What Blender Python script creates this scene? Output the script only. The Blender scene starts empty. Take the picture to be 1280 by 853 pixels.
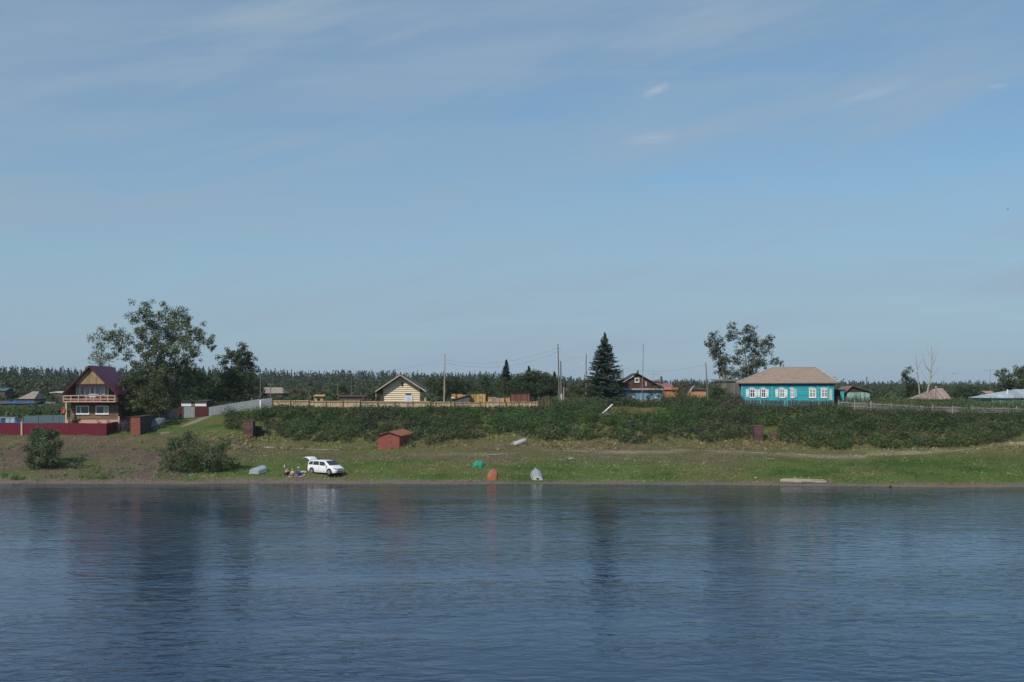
import bpy, math, random
import numpy as np
from mathutils import Vector, Matrix
R = math.radians
random.seed(7); rng = np.random.default_rng(11)
scn = bpy.context.scene; col = scn.collection
# ------------------------------------------------------------------ camera, sky, sun, exposure
F, CX, HY, H = 1500.0, 640.0, 490.0, 10.0        # focal length (px), centre column, horizon row, eye height (m)
cam = bpy.data.cameras.new('camera'); co = bpy.data.objects.new('camera', cam); col.objects.link(co)
co.location = (0, 0, H); co.rotation_euler = (R(90), 0, 0)
cam.sensor_width = 36; cam.lens = 36*F/1280; cam.shift_y = (HY-426.5)/1280
cam.clip_start = 0.5; cam.clip_end = 12000
scn.camera = co
SUN_EL, SUN_AZ = 42, -148                         # azimuth measured from +Y towards +X
sd = Vector((math.sin(R(SUN_AZ))*math.cos(R(SUN_EL)), math.cos(R(SUN_AZ))*math.cos(R(SUN_EL)), math.sin(R(SUN_EL))))
W = bpy.data.worlds.new('World'); scn.world = W; W.use_nodes = True
nt = W.node_tree; nt.nodes.clear()
def N(t, ty, **k):
    n = t.nodes.new(ty)
    for a, b in k.items():
        if a.startswith('i_'): n.inputs[a[2:].replace('_', ' ')].default_value = b
        else: setattr(n, a, b)
    return n
out = N(nt, 'ShaderNodeOutputWorld'); bg = N(nt, 'ShaderNodeBackground'); bg.inputs[1].default_value = 0.094
sky = N(nt, 'ShaderNodeTexSky', sky_type='NISHITA', sun_disc=False, sun_elevation=R(SUN_EL), sun_rotation=R(SUN_AZ),
        altitude=100, air_density=1.0, dust_density=0.7, ozone_density=2.2)
tc = N(nt, 'ShaderNodeTexCoord'); sep = N(nt, 'ShaderNodeSeparateXYZ'); nt.links.new(tc.outputs['Generated'], sep.inputs[0])
def math_(t, op, a, b=None, clamp=False):
    n = N(t, 'ShaderNodeMath', operation=op); n.use_clamp = clamp
    for i, v in enumerate((a, b)):
        if v is None: continue
        if isinstance(v, (int, float)): n.inputs[i].default_value = v
        else: t.links.new(v, n.inputs[i])
    return n.outputs[0]
zz = math_(nt, 'ADD', math_(nt, 'MAXIMUM', sep.outputs[2], 0.0), 0.06)
cx_ = math_(nt, 'DIVIDE', sep.outputs[0], zz); cy_ = math_(nt, 'DIVIDE', sep.outputs[1], zz)
cmb = N(nt, 'ShaderNodeCombineXYZ'); nt.links.new(cx_, cmb.inputs[0]); nt.links.new(cy_, cmb.inputs[1])
def cloud(rot, sc, nscale, lo, hi, seed, detail=7):
    mp = N(nt, 'ShaderNodeMapping'); mp.inputs['Rotation'].default_value = (0, 0, R(rot)); mp.inputs['Scale'].default_value = sc
    mp.inputs['Location'].default_value = (seed, seed*1.7, 0)
    nt.links.new(cmb.outputs[0], mp.inputs[0])
    n = N(nt, 'ShaderNodeTexNoise'); n.inputs['Scale'].default_value = nscale; n.inputs['Detail'].default_value = detail
    n.inputs['Roughness'].default_value = 0.55; n.inputs['Distortion'].default_value = 0.6
    nt.links.new(mp.outputs[0], n.inputs['Vector'])
    mr = N(nt, 'ShaderNodeMapRange', interpolation_type='SMOOTHSTEP'); mr.inputs[1].default_value = lo; mr.inputs[2].default_value = hi
    nt.links.new(n.outputs[0], mr.inputs[0]); return mr.outputs[0]
c1 = cloud(38, (0.42, 1.5, 1), 0.55, 0.36, 0.66, 5.3)
c2 = cloud(30, (0.30, 2.4, 1), 1.5, 0.44, 0.76, 9.4)
cc = math_(nt, 'ADD', math_(nt, 'MULTIPLY', c1, 0.20), math_(nt, 'MULTIPLY', c2, 0.14), True)
def streak(tilt, sx, sz, sc, lo, hi, seed, rough=.6):         # high cirrus drawn out along one tilted direction
    mp = N(nt, 'ShaderNodeMapping'); mp.vector_type = 'TEXTURE'; mp.inputs['Rotation'].default_value = (0, R(-tilt), 0); mp.inputs['Scale'].default_value = (sx, 1, sz); mp.inputs['Location'].default_value = (seed, 0, seed*.7)
    nt.links.new(tc.outputs['Generated'], mp.inputs[0]); n = N(nt, 'ShaderNodeTexNoise'); n.inputs['Scale'].default_value = sc; n.inputs['Detail'].default_value = 8; n.inputs['Roughness'].default_value = rough; n.inputs['Distortion'].default_value = .35
    nt.links.new(mp.outputs[0], n.inputs['Vector']); mr = N(nt, 'ShaderNodeMapRange', interpolation_type='SMOOTHSTEP'); mr.inputs[1].default_value = lo; mr.inputs[2].default_value = hi; nt.links.new(n.outputs[0], mr.inputs[0]); return mr.outputs[0]
cc = math_(nt, 'ADD', cc, math_(nt, 'MULTIPLY', streak(11, .9, .22, 1.6, .36, .64, 2.3, .5), .40), True)
cc = math_(nt, 'ADD', cc, math_(nt, 'MULTIPLY', streak(7, 1.1, .16, 2.4, .42, .64, 11.7, .55), .22), True)
cc = math_(nt, 'ADD', cc, math_(nt, 'MULTIPLY', streak(15, 1.0, .12, 3.2, .46, .72, 6.1), .36), True)
vl = N(nt, 'ShaderNodeMapRange', interpolation_type='SMOOTHSTEP'); vl.inputs[1].default_value = -.03; vl.inputs[2].default_value = .34; vl.inputs[3].default_value = .80; vl.inputs[4].default_value = 0
nt.links.new(sep.outputs[2], vl.inputs[0]); inv = math_(nt, 'SUBTRACT', 1, cc)       # hazy veil thickening to the horizon
cc = math_(nt, 'SUBTRACT', 1, math_(nt, 'MULTIPLY', inv, math_(nt, 'SUBTRACT', 1, vl.outputs[0])))
# two small separate wisps: soft ellipses in the cloud plane broken up by noise
def wisp(u, v, ru, rv, tilt, amt):
    d = Vector(((u-CX)/F, 1, (HY-v)/F)).normalized()
    sv = N(nt, 'ShaderNodeVectorMath', operation='SUBTRACT'); nt.links.new(tc.outputs['Generated'], sv.inputs[0]); sv.inputs[1].default_value = d
    mp = N(nt, 'ShaderNodeMapping'); mp.vector_type = 'TEXTURE'
    mp.inputs['Rotation'].default_value = (0, R(-tilt), 0); mp.inputs['Scale'].default_value = (ru/F, 1, rv/F)
    nt.links.new(sv.outputs[0], mp.inputs[0])
    ns = N(nt, 'ShaderNodeTexNoise'); ns.inputs['Scale'].default_value = 2.4; ns.inputs['Detail'].default_value = 5
    nt.links.new(mp.outputs[0], ns.inputs['Vector'])
    ln = N(nt, 'ShaderNodeVectorMath', operation='LENGTH'); nt.links.new(mp.outputs[0], ln.inputs[0])
    a = math_(nt, 'SUBTRACT', 1.35, math_(nt, 'ADD', ln.outputs['Value'], math_(nt, 'MULTIPLY', ns.outputs[0], 0.9)), True)
    return math_(nt, 'MULTIPLY', a, amt)
for w_ in ((821, 113, 22, 7, 20, .6), (815, 173, 45, 10, 5, .35), (1090, 118, 60, 9, 14, .3), (1248, 108, 14, 4, 4, .3)):
    ws = wisp(*w_) if w_[0] == 821 else math_(nt, 'ADD', ws, wisp(*w_), True)
tint = N(nt, 'ShaderNodeMix', data_type='RGBA', blend_type='MULTIPLY'); tint.inputs[0].default_value = 1
nt.links.new(sky.outputs[0], tint.inputs[6]); tint.inputs[7].default_value = (0.70, 1.0, 1.10, 1)
mx = N(nt, 'ShaderNodeMix', data_type='RGBA'); nt.links.new(cc, mx.inputs[0]); nt.links.new(tint.outputs[2], mx.inputs[6])
mx.inputs[7].default_value = (3.32, 4.42, 5.62, 1)
mw = N(nt, 'ShaderNodeMix', data_type='RGBA'); nt.links.new(ws, mw.inputs[0]); nt.links.new(mx.outputs[2], mw.inputs[6]); mw.inputs[7].default_value = (5.2, 6.0, 6.8, 1)
nt.links.new(mw.outputs[2], bg.inputs[0]); nt.links.new(bg.outputs[0], out.inputs[0])
sl = bpy.data.lights.new('sun', 'SUN'); so = bpy.data.objects.new('sun', sl); col.objects.link(so)
sl.energy = 3.5; sl.angle = R(0.53); sl.color = (1.0, 0.94, 0.85)
so.rotation_euler = sd.to_track_quat('Z', 'Y').to_euler(); so.location = (-200, -200, 300)
scn.view_settings.view_transform = 'Standard'; scn.view_settings.look = 'None'; scn.view_settings.gamma = 1
scn.view_settings.exposure = 0.0
scn.cycles.max_bounces = 6; scn.cycles.diffuse_bounces = 3; scn.cycles.glossy_bounces = 3; scn.cycles.transparent_max_bounces = 8
scn.cycles.volume_bounces = 0
# ------------------------------------------------------------------ helpers
def P(u, v, Y): return ((u-CX)*Y/F, Y, H-(v-HY)*Y/F)
ORG = {}
def tag(o, label=None, cat=None, group=None, kind=None):
    if label: o['label'] = label
    if cat: o['category'] = cat
    if group: o['group'] = group
    if kind: o['kind'] = kind
    return o
def thing(name, label, cat, loc=(0, 0, 0), rz=0, group=None, rx=0, ry=0):
    o = bpy.data.objects.new(name, None); col.objects.link(o); o.location = loc; o.rotation_euler = (rx, ry, rz)
    o.empty_display_size = 0.3; ORG[o.name] = Vector(loc)
    return tag(o, label, cat, group)
def link(name, me, parent=None, loc=None):
    o = bpy.data.objects.new(name, me); col.objects.link(o)
    if parent: o.parent = parent; ORG[o.name] = ORG.get(parent.name, Vector((0, 0, 0)))
    elif loc is not None: o.location = loc; ORG[o.name] = Vector(loc)
    return o
class MB:
    def __init__(s): s.v = []; s.f = []
    def add(s, vs, fs):
        b = len(s.v); s.v += [tuple(p) for p in vs]; s.f += [tuple(b+i for i in f) for f in fs]; return s
    def box(s, x0, x1, y0, y1, z0, z1, rz=0, piv=None):
        vs = [(x, y, z) for x in (x0, x1) for y in (y0, y1) for z in (z0, z1)]
        if rz:
            c = piv or ((x0+x1)/2, (y0+y1)/2); ca, sa = math.cos(rz), math.sin(rz)
            vs = [(c[0]+(x-c[0])*ca-(y-c[1])*sa, c[1]+(x-c[0])*sa+(y-c[1])*ca, z) for x, y, z in vs]
        return s.add(vs, [(0, 1, 3, 2), (4, 6, 7, 5), (0, 4, 5, 1), (2, 3, 7, 6), (0, 2, 6, 4), (1, 5, 7, 3)])
    def bar(s, a, b, w, h=None):
        a = Vector(a); b = Vector(b); d = (b-a).normalized(); h = h or w
        up = Vector((0, 0, 1)) if abs(d.z) < .95 else Vector((0, 1, 0))
        sx = d.cross(up).normalized()*w/2; sy = sx.cross(d).normalized()*h/2
        vs = [p+i*sx+j*sy for p in (a, b) for i, j in ((-1, -1), (1, -1), (1, 1), (-1, 1))]
        return s.add(vs, [(0, 1, 2, 3), (7, 6, 5, 4), (0, 4, 5, 1), (1, 5, 6, 2), (2, 6, 7, 3), (3, 7, 4, 0)])
    def tube(s, pts, rad, n=8, cap=True):
        pts = [Vector(p) for p in pts]; rad = rad if isinstance(rad, (list, tuple)) else [rad]*len(pts)
        vs = []; fs = []; ref = None
        for i, p in enumerate(pts):
            d = (pts[min(i+1, len(pts)-1)]-pts[max(i-1, 0)]).normalized()
            if ref is None: ref = Vector((1, 0, 0)) if abs(d.x) < .8 else Vector((0, 1, 0))
            a = (ref-d*ref.dot(d)).normalized(); b = d.cross(a); ref = a
            for k in range(n):
                t = 2*math.pi*k/n; vs.append(p+rad[i]*(math.cos(t)*a+math.sin(t)*b))
        for i in range(len(pts)-1):
            for k in range(n): fs.append((i*n+k, i*n+(k+1) % n, (i+1)*n+(k+1) % n, (i+1)*n+k))
        if cap: fs.append(tuple(range(n-1, -1, -1))); m = (len(pts)-1)*n; fs.append(tuple(m+k for k in range(n)))
        return s.add(vs, fs)
    def slab(s, poly, d):          # polygon (3d points) thickened by vector d
        n = len(poly); d = Vector(d); vs = [Vector(p) for p in poly]; vs += [p+d for p in vs]
        fs = [tuple(range(n)), tuple(range(2*n-1, n-1, -1))]+[(i, i+n, (i+1) % n+n, (i+1) % n) for i in range(n)]
        return s.add(vs, fs)
    def build(s, name, m, parent=None, w=True, loc=None, smooth=False, sub=0):
        off = Vector((0, 0, 0))
        if w and parent is not None: off = ORG.get(parent.name, off)
        if w and parent is None and loc is not None: off = Vector(loc)
        me = bpy.data.meshes.new(name); me.from_pydata([tuple(Vector(p)-off) for p in s.v], [], s.f); me.materials.append(m)
        import bmesh
        bm = bmesh.new(); bm.from_mesh(me); bmesh.ops.recalc_face_normals(bm, faces=bm.faces); bm.to_mesh(me); bm.free()
        if smooth: me.shade_smooth()
        o = link(name, me, parent, loc)
        if sub: md = o.modifiers.new('s', 'SUBSURF'); md.levels = md.render_levels = sub
        return o
def npmesh(name, V, Fq, mats, cols=None, parent=None, loc=None, smooth=False, midx=None):
    V = np.asarray(V, np.float32); Fq = np.asarray(Fq, np.int32); k = Fq.shape[1]
    if parent is not None and loc is None: V = V-np.array(ORG.get(parent.name, (0, 0, 0)), np.float32)
    elif loc is not None and parent is None: V = V-np.array(loc, np.float32)
    me = bpy.data.meshes.new(name); me.vertices.add(len(V)); me.vertices.foreach_set('co', V.ravel())
    me.loops.add(Fq.size); me.loops.foreach_set('vertex_index', Fq.ravel())
    me.polygons.add(len(Fq)); me.polygons.foreach_set('loop_start', np.arange(0, Fq.size, k, dtype=np.int32))
    me.polygons.foreach_set('loop_total', np.full(len(Fq), k, np.int32))
    if smooth: me.polygons.foreach_set('use_smooth', np.ones(len(Fq), bool))
    for m in (mats if isinstance(mats, list) else [mats]): me.materials.append(m)
    me.update(calc_edges=True)
    if cols is not None:
        a = me.color_attributes.new('Col', 'FLOAT_COLOR', 'POINT'); c4 = np.ones((len(V), 4), np.float32); c4[:, :cols.shape[1]] = cols
        a.data.foreach_set('color', c4.ravel())
    me.validate()
    return link(name, me, parent, loc)
def nz(x, y, s, seed=0, oct=3):      # cheap value noise, numpy, 0..1
    tot = 0; amp = 1; sm = 0
    for o in range(oct):
        X = np.asarray(x)/s+seed*13.7+o*7.1; Y = np.asarray(y)/s+seed*5.3+o*3.3
        xi = np.floor(X); yi = np.floor(Y); fx = X-xi; fy = Y-yi; fx = fx*fx*(3-2*fx); fy = fy*fy*(3-2*fy)
        h = lambda a, b: np.modf(np.abs(np.sin(a*127.1+b*311.7+seed)*43758.5453))[0]
        tot = tot+amp*((h(xi, yi)*(1-fx)+h(xi+1, yi)*fx)*(1-fy)+(h(xi, yi+1)*(1-fx)+h(xi+1, yi+1)*fx)*fy); sm += amp; amp *= .5; s = s/2
    return tot/sm
# ------------------------------------------------------------------ materials
def mat(name, c, c2=None, scale=1.5, stretch=(1, 1, 1), rough=.8, bump=0, stripe=None, metal=0, spec=.3, amt=1.0):
    """stripe = (axis, period, 'gap'|'wave', depth)"""
    m = bpy.data.materials.new(name); m.use_nodes = True; t = m.node_tree; b = t.nodes['Principled BSDF']
    b.inputs['Roughness'].default_value = rough; b.inputs['Metallic'].default_value = metal; b.inputs['Specular IOR Level'].default_value = spec
    c2 = c2 or tuple(x*.7 for x in c)
    tc = N(t, 'ShaderNodeTexCoord'); mp = N(t, 'ShaderNodeMapping'); mp.inputs['Scale'].default_value = stretch
    t.links.new(tc.outputs['Object'], mp.inputs[0])
    n = N(t, 'ShaderNodeTexNoise'); n.inputs['Scale'].default_value = scale; n.inputs['Detail'].default_value = 6; n.inputs['Roughness'].default_value = .65
    t.links.new(mp.outputs[0], n.inputs['Vector'])
    mr = N(t, 'ShaderNodeMapRange'); mr.inputs[1].default_value = .32; mr.inputs[2].default_value = .68; t.links.new(n.outputs[0], mr.inputs[0])
    mx = N(t, 'ShaderNodeMix', data_type='RGBA'); t.links.new(mr.outputs[0], mx.inputs[0])
    mx.inputs[6].default_value = (*c, 1); mx.inputs[7].default_value = (*c2, 1); colr = mx.outputs[2]
    hgt = n.outputs[0] if bump else None; bd = bump
    if stripe:
        ax, per, kind, dep = stripe
        sp = N(t, 'ShaderNodeSeparateXYZ'); t.links.new(tc.outputs['Object'], sp.inputs[0])
        q = math_(t, 'DIVIDE', sp.outputs['XYZ'.index(ax)], per)
        if kind == 'gap':
            fr = math_(t, 'FRACT', q); a = math_(t, 'ABSOLUTE', math_(t, 'SUBTRACT', fr, .5))
            g = N(t, 'ShaderNodeMapRange'); g.inputs[1].default_value = .38; g.inputs[2].default_value = .49; t.links.new(a, g.inputs[0])
            wn = N(t, 'ShaderNodeTexWhiteNoise', noise_dimensions='1D'); t.links.new(math_(t, 'FLOOR', q), wn.inputs['W'])
            vv = math_(t, 'ADD', .72, math_(t, 'MULTIPLY', wn.outputs[0], .5))
            vm = N(t, 'ShaderNodeMix', data_type='RGBA', blend_type='MULTIPLY'); vm.inputs[0].default_value = 1
            t.links.new(colr, vm.inputs[6]); t.links.new(vv, vm.inputs[7]); colr = vm.outputs[2]
            hgt = math_(t, 'SUBTRACT', 1, g.outputs[0]); bd = dep
        else:
            hgt = math_(t, 'SINE', math_(t, 'MULTIPLY', q, 6.2832)); bd = dep
    t.links.new(colr, b.inputs['Base Color'])
    if hgt is not None:
        bp = N(t, 'ShaderNodeBump'); bp.inputs['Strength'].default_value = 1; bp.inputs['Distance'].default_value = bd
        t.links.new(hgt, bp.inputs['Height']); t.links.new(bp.outputs[0], b.inputs['Normal'])
    return m
def leafmat(name, trans=.25, var=.35):
    m = bpy.data.materials.new(name); m.use_nodes = True; t = m.node_tree; t.nodes.clear()
    o = N(t, 'ShaderNodeOutputMaterial'); a = N(t, 'ShaderNodeAttribute', attribute_name='Col'); oi = N(t, 'ShaderNodeObjectInfo')
    v = math_(t, 'ADD', 1-var/2, math_(t, 'MULTIPLY', oi.outputs['Random'], var))
    mu = N(t, 'ShaderNodeMix', data_type='RGBA', blend_type='MULTIPLY'); mu.inputs[0].default_value = 1
    t.links.new(a.outputs['Color'], mu.inputs[6]); t.links.new(v, mu.inputs[7])
    d = N(t, 'ShaderNodeBsdfPrincipled'); d.inputs['Roughness'].default_value = .55; d.inputs['Specular IOR Level'].default_value = .25
    tr = N(t, 'ShaderNodeBsdfTranslucent'); ms = N(t, 'ShaderNodeMixShader'); ms.inputs[0].default_value = trans
    t.links.new(mu.outputs[2], d.inputs['Base Color']); t.links.new(mu.outputs[2], tr.inputs['Color'])
    t.links.new(d.outputs[0], ms.inputs[1]); t.links.new(tr.outputs[0], ms.inputs[2]); t.links.new(ms.outputs[0], o.inputs[0]); return m
LEAF = leafmat('leaves'); LEAF0 = leafmat('leaves_even', .2, 0.0); NEEDLE = leafmat('needles', .08, .2)
BARK = mat('bark', (.16, .13, .10), (.08, .065, .05), 3, (1, 1, .3), .9, .02)
BARKP = mat('pale_bark', (.34, .30, .24), (.17, .14, .11), 4, (1, 1, .3), .9, .02)
DEADW = mat('dead_wood', (.40, .36, .31), (.24, .21, .18), 4, (1, 1, .3), .9)
GLASS = mat('window_glass', (.02, .025, .03), (.03, .035, .045), 2, rough=.06, spec=.9)
WHITE = mat('white_paint', (.78, .78, .76), (.66, .66, .64), 3, rough=.5)
POLEM = mat('weathered_pole', (.20, .185, .165), (.12, .11, .10), 3, (1, 1, .2), .9)
POLEP = mat('pale_pole', (.40, .36, .29), (.26, .23, .19), 3, (1, 1, .2), .9)
CONC = mat('concrete', (.48, .47, .44), (.36, .35, .33), 5, rough=.9)
STEEL = mat('dull_steel', (.30, .31, .32), (.2, .2, .21), 3, rough=.5, metal=.4)
# ------------------------------------------------------------------ terrain
def zz_(v, Y): return H-(v-HY)*Y/F
def prof(vs, pre=131.0):
    pts = [(pre-35, -5.0), (pre-6, -.9), (pre, 0.0)]+[(Y, zz_(v, Y)) for v, Y in vs]
    return pts
T = {
 -900: prof([(572, 141), (549, 150), (542, 152), (541, 160), (538, 175), (533, 188), (521, 210), (511, 260), (500, 500)]),
 0: prof([(573, 141), (549, 150), (542, 152.5), (541, 160), (538, 175), (533, 188), (521, 210), (511, 260), (500, 500)]),
 150: prof([(573, 141), (549, 149.5), (542, 153), (536, 160), (523, 195), (511, 260), (499, 500)]),
 200: prof([(590, 136), (571, 142), (549, 149.5), (540, 154), (524, 172), (515, 200), (506, 260), (498, 500)]),
 245: prof([(592, 135), (562, 144), (547, 150), (528, 163), (521.5, 170), (514, 200), (506, 260), (497, 500)]),
 290: prof([(596, 134), (572, 141.5), (556, 146), (549, 150), (534, 156), (518, 166), (512, 180), (508, 220), (497, 500)]),
 330: prof([(592, 135), (573, 144), (561, 149), (550, 153), (512, 165), (509, 180), (506, 220), (496, 500)]),
 450: prof([(590, 135), (568, 147), (561, 149.5), (554, 152.5), (511.5, 165), (509, 180), (506, 220), (496, 500)]),
 600: prof([(590, 135.5), (569, 146), (560, 149), (552, 152), (511.5, 165), (509, 180), (506, 220), (495, 500)], 130.3),
 750: prof([(591, 135.2), (568, 147), (556, 151.5), (515, 163), (509.5, 172), (507, 190), (495, 500)], 130),
 900: prof([(591, 134), (569, 146), (558, 151), (514, 165), (509, 175), (506, 195), (495, 500)], 128.5),
 1050: prof([(592, 132), (570, 145), (561, 150), (517, 163), (512, 175), (508, 200), (495, 500)], 127.3),
 1280: prof([(592, 131), (567, 145), (557, 149), (521, 163), (514, 175), (509, 200), (495, 500)], 126),
 2400: prof([(592, 131), (567, 145), (557, 149), (521, 163), (514, 175), (509, 200), (495, 500)], 126),
}
TU = np.array(sorted(T)); TY = np.concatenate([np.arange(60, 200, .5), np.arange(200, 520, 5), [600, 9000]])
def colz(p):
    p = p+[(9000, p[-1][1]+1.0)]
    z = np.interp(TY, [a for a, b in p], [b for a, b in p]); zs = z.copy()
    n = int((TY < 200).sum())
    for _ in range(3): zs[1:n-1] = (zs[:n-2]+2*zs[1:n-1]+zs[2:n])/4
    return zs
TZ = np.array([colz(T[k]) for k in TU])
def gz(X, Y):
    X = np.asarray(X, float); Y = np.asarray(Y, float)
    u = np.clip(CX+F*X/np.maximum(Y, 1), TU[0], TU[-1]); i = np.clip(np.searchsorted(TU, u)-1, 0, len(TU)-2)
    t = (u-TU[i])/(TU[i+1]-TU[i]); t = t*t*(3-2*t)
    yi = np.interp(Y, TY, np.arange(len(TY))); j = np.clip(yi.astype(int), 0, len(TY)-2); s = yi-j
    z = (TZ[i, j]*(1-s)+TZ[i, j+1]*s)*(1-t)+(TZ[i+1, j]*(1-s)+TZ[i+1, j+1]*s)*t
    d = np.clip((Y-133)/10, 0, 1)*np.clip((400-Y)/200, 0, 1)
    return z+((nz(X, Y, 6, 1)-.5)*.45+(nz(X, Y, 1.3, 2)-.5)*.16)*d+(nz(X, Y, 3, 5)-.5)*.12+(nz(X, Y, 11, 6)-.5)*.26*np.clip((138-Y)/4, 0, 1)
def G(u, Y): x = (u-CX)*Y/F; return (x, Y, float(gz(x, Y)))
def hit(u, v, lo=124):
    Ys = np.arange(lo, 260, .1); X = (u-CX)*Ys/F; z = H-(v-HY)*Ys/F; g = gz(X, Ys); k = np.argmax(g >= z)
    return (float(X[k]), float(Ys[k]), float(g[k]))
us = np.concatenate([np.arange(-1400, -60, 40), np.arange(-60, 1340, 3.5), np.arange(1340, 2700, 40)])
ys = np.concatenate([[1, 60, 100, 115], np.arange(120, 178, .3), np.arange(178, 260, 2), np.arange(260, 700, 20), [800, 1000, 1500, 2200, 3200, 4500]])
UU, YY = np.meshgrid(us, ys); XX = (UU-CX)*YY/F; ZZ = gz(XX, YY)
VV = HY+F*(H-ZZ)/YY
def seg(x, lo, hi, soft): return np.clip((x-lo)/soft+.5, 0, 1)*np.clip((hi-x)/soft+.5, 0, 1)
def pathd(U, V, pts, wid):                   # closeness to a polyline in (u, v) measured mostly vertically
    pu = [p[0] for p in pts]; pv = [p[1] for p in pts]
    vv = np.interp(U, pu, pv); ins = (U > pu[0]-3) & (U < pu[-1]+3)
    return np.clip(1.4-np.abs(V-vv)/wid, 0, 1)*ins
ROAD = [(285, 556), (330, 561), (400, 565), (500, 568), (620, 567), (700, 564), (800, 566), (900, 565), (960, 567), (1030, 571), (1080, 571)]
def ground_cols(U, V, X, Y, Z):
    n1 = nz(X, Y, 5, 21); n2 = nz(X, Y, 1.2, 22); n3 = nz(X, Y, 14, 23, 2); n4 = nz(X*0.35, Y, 3, 29)
    green = np.array([.078, .112, .028]); lush = np.array([.040, .078, .016]); dry = np.array([.130, .108, .052]); soil = np.array([.120, .086, .064])
    gravel = np.array([.120, .086, .070]); mud = np.array([.165, .130, .108]); pale = np.array([.30, .25, .20])
    C = green[None, :]*np.ones(U.shape+(1,))
    def mixc(C, c, m): m = np.clip(m, 0, 1)[..., None]; return C*(1-m)+c*m
    C = mixc(C, lush, (n1-.45)*3)
    C = mixc(C, dry, np.clip((n4-.45)*4, 0, 1)*.55)
    dryb = seg(V, 540, 571, 14)*np.clip((U-150)/80, 0, 1)
    C = mixc(C, dry, dryb*(.55+.7*(n1-.3)))
    C = mixc(C, soil, seg(V, 558, 578, 8)*seg(U, 230, 960, 90)*(.22+1.2*(n4-.35)))
    C = mixc(C, soil, seg(V, 574, 588, 8)*seg(U, 740, 940, 60)*np.clip((n1-.35)*4, 0, .8))
    C = mixc(C, dry*np.array([1.1, .9, .8]), seg(V, 505, 518, 8)*seg(U, 755, 830, 20)*.8)
    lf = np.clip((255-U-30*(n1-.5))/60, 0, 1)
    C = mixc(C, gravel, lf*seg(V, 556-6*n3, 612, 10)*np.clip(.55+2.2*(n1-.35), 0, 1))
    C = mixc(C, soil*.9, lf*seg(V, 552, 575, 8)*.6)
    C = mixc(C, dry, seg(V, 545, 558, 6)*np.clip((260-U)/60, 0, 1)*.55)
    C = mixc(C, soil, seg(V, 545, 556, 4)*seg(U, 0, 330, 40)*np.clip((n4-.3)*3, 0, .8))
    C = mixc(C, mud, np.clip(1.25-Z/.42-1.2*(n2-.5)-.9*(n1-.5)-.35*np.clip((U-420)/200, 0, 1), 0, 1))
    for pts, wd, a in ((ROAD, 2.2, .5), ([(205, 542), (222, 536), (238, 530), (262, 519.5)], 2.0, .9), ([(1085, 568), (1150, 566), (1210, 562), (1290, 553)], 2.2, .9)):
        C = mixc(C, pale, pathd(U, V, pts, wd)*(Y < 172)*a*np.clip(3.2*(n4-.36), 0, 1))
    C = C*(.78+.44*n2[..., None])
    return C
GC = ground_cols(UU, VV, XX, YY, ZZ)
def groundmat():
    m = bpy.data.materials.new('ground'); m.use_nodes = True; t = m.node_tree; b = t.nodes['Principled BSDF']; b.inputs['Roughness'].default_value = .95
    b.inputs['Specular IOR Level'].default_value = .1
    a = N(t, 'ShaderNodeAttribute', attribute_name='Col'); tc = N(t, 'ShaderNodeTexCoord')
    n = N(t, 'ShaderNodeTexNoise'); n.inputs['Scale'].default_value = 5; n.inputs['Detail'].default_value = 8; n.inputs['Roughness'].default_value = .75
    t.links.new(tc.outputs['Object'], n.inputs['Vector'])
    mr = N(t, 'ShaderNodeMapRange'); mr.inputs[1].default_value = .3; mr.inputs[2].default_value = .7; mr.inputs[3].default_value = .6; mr.inputs[4].default_value = 1.45
    t.links.new(n.outputs[0], mr.inputs[0])
    mu = N(t, 'ShaderNodeMix', data_type='RGBA', blend_type='MULTIPLY'); mu.inputs[0].default_value = 1
    t.links.new(a.outputs['Color'], mu.inputs[6]); t.links.new(mr.outputs[0], mu.inputs[7]); t.links.new(mu.outputs[2], b.inputs['Base Color'])
    bp = N(t, 'ShaderNodeBump'); bp.inputs['Strength'].default_value = .8; bp.inputs['Distance'].default_value = .12
    t.links.new(n.outputs[0], bp.inputs['Height']); t.links.new(bp.outputs[0], b.inputs['Normal']); return m
nu, ny = len(us), len(ys); idx = np.arange(nu*ny).reshape(ny, nu)
FQ = np.stack([idx[:-1, :-1], idx[:-1, 1:], idx[1:, 1:], idx[1:, :-1]], -1).reshape(-1, 4)
tag(npmesh('ground', np.stack([XX, YY, ZZ], -1).reshape(-1, 3), FQ, groundmat(), GC.reshape(-1, 3), smooth=True), kind='structure')
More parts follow.
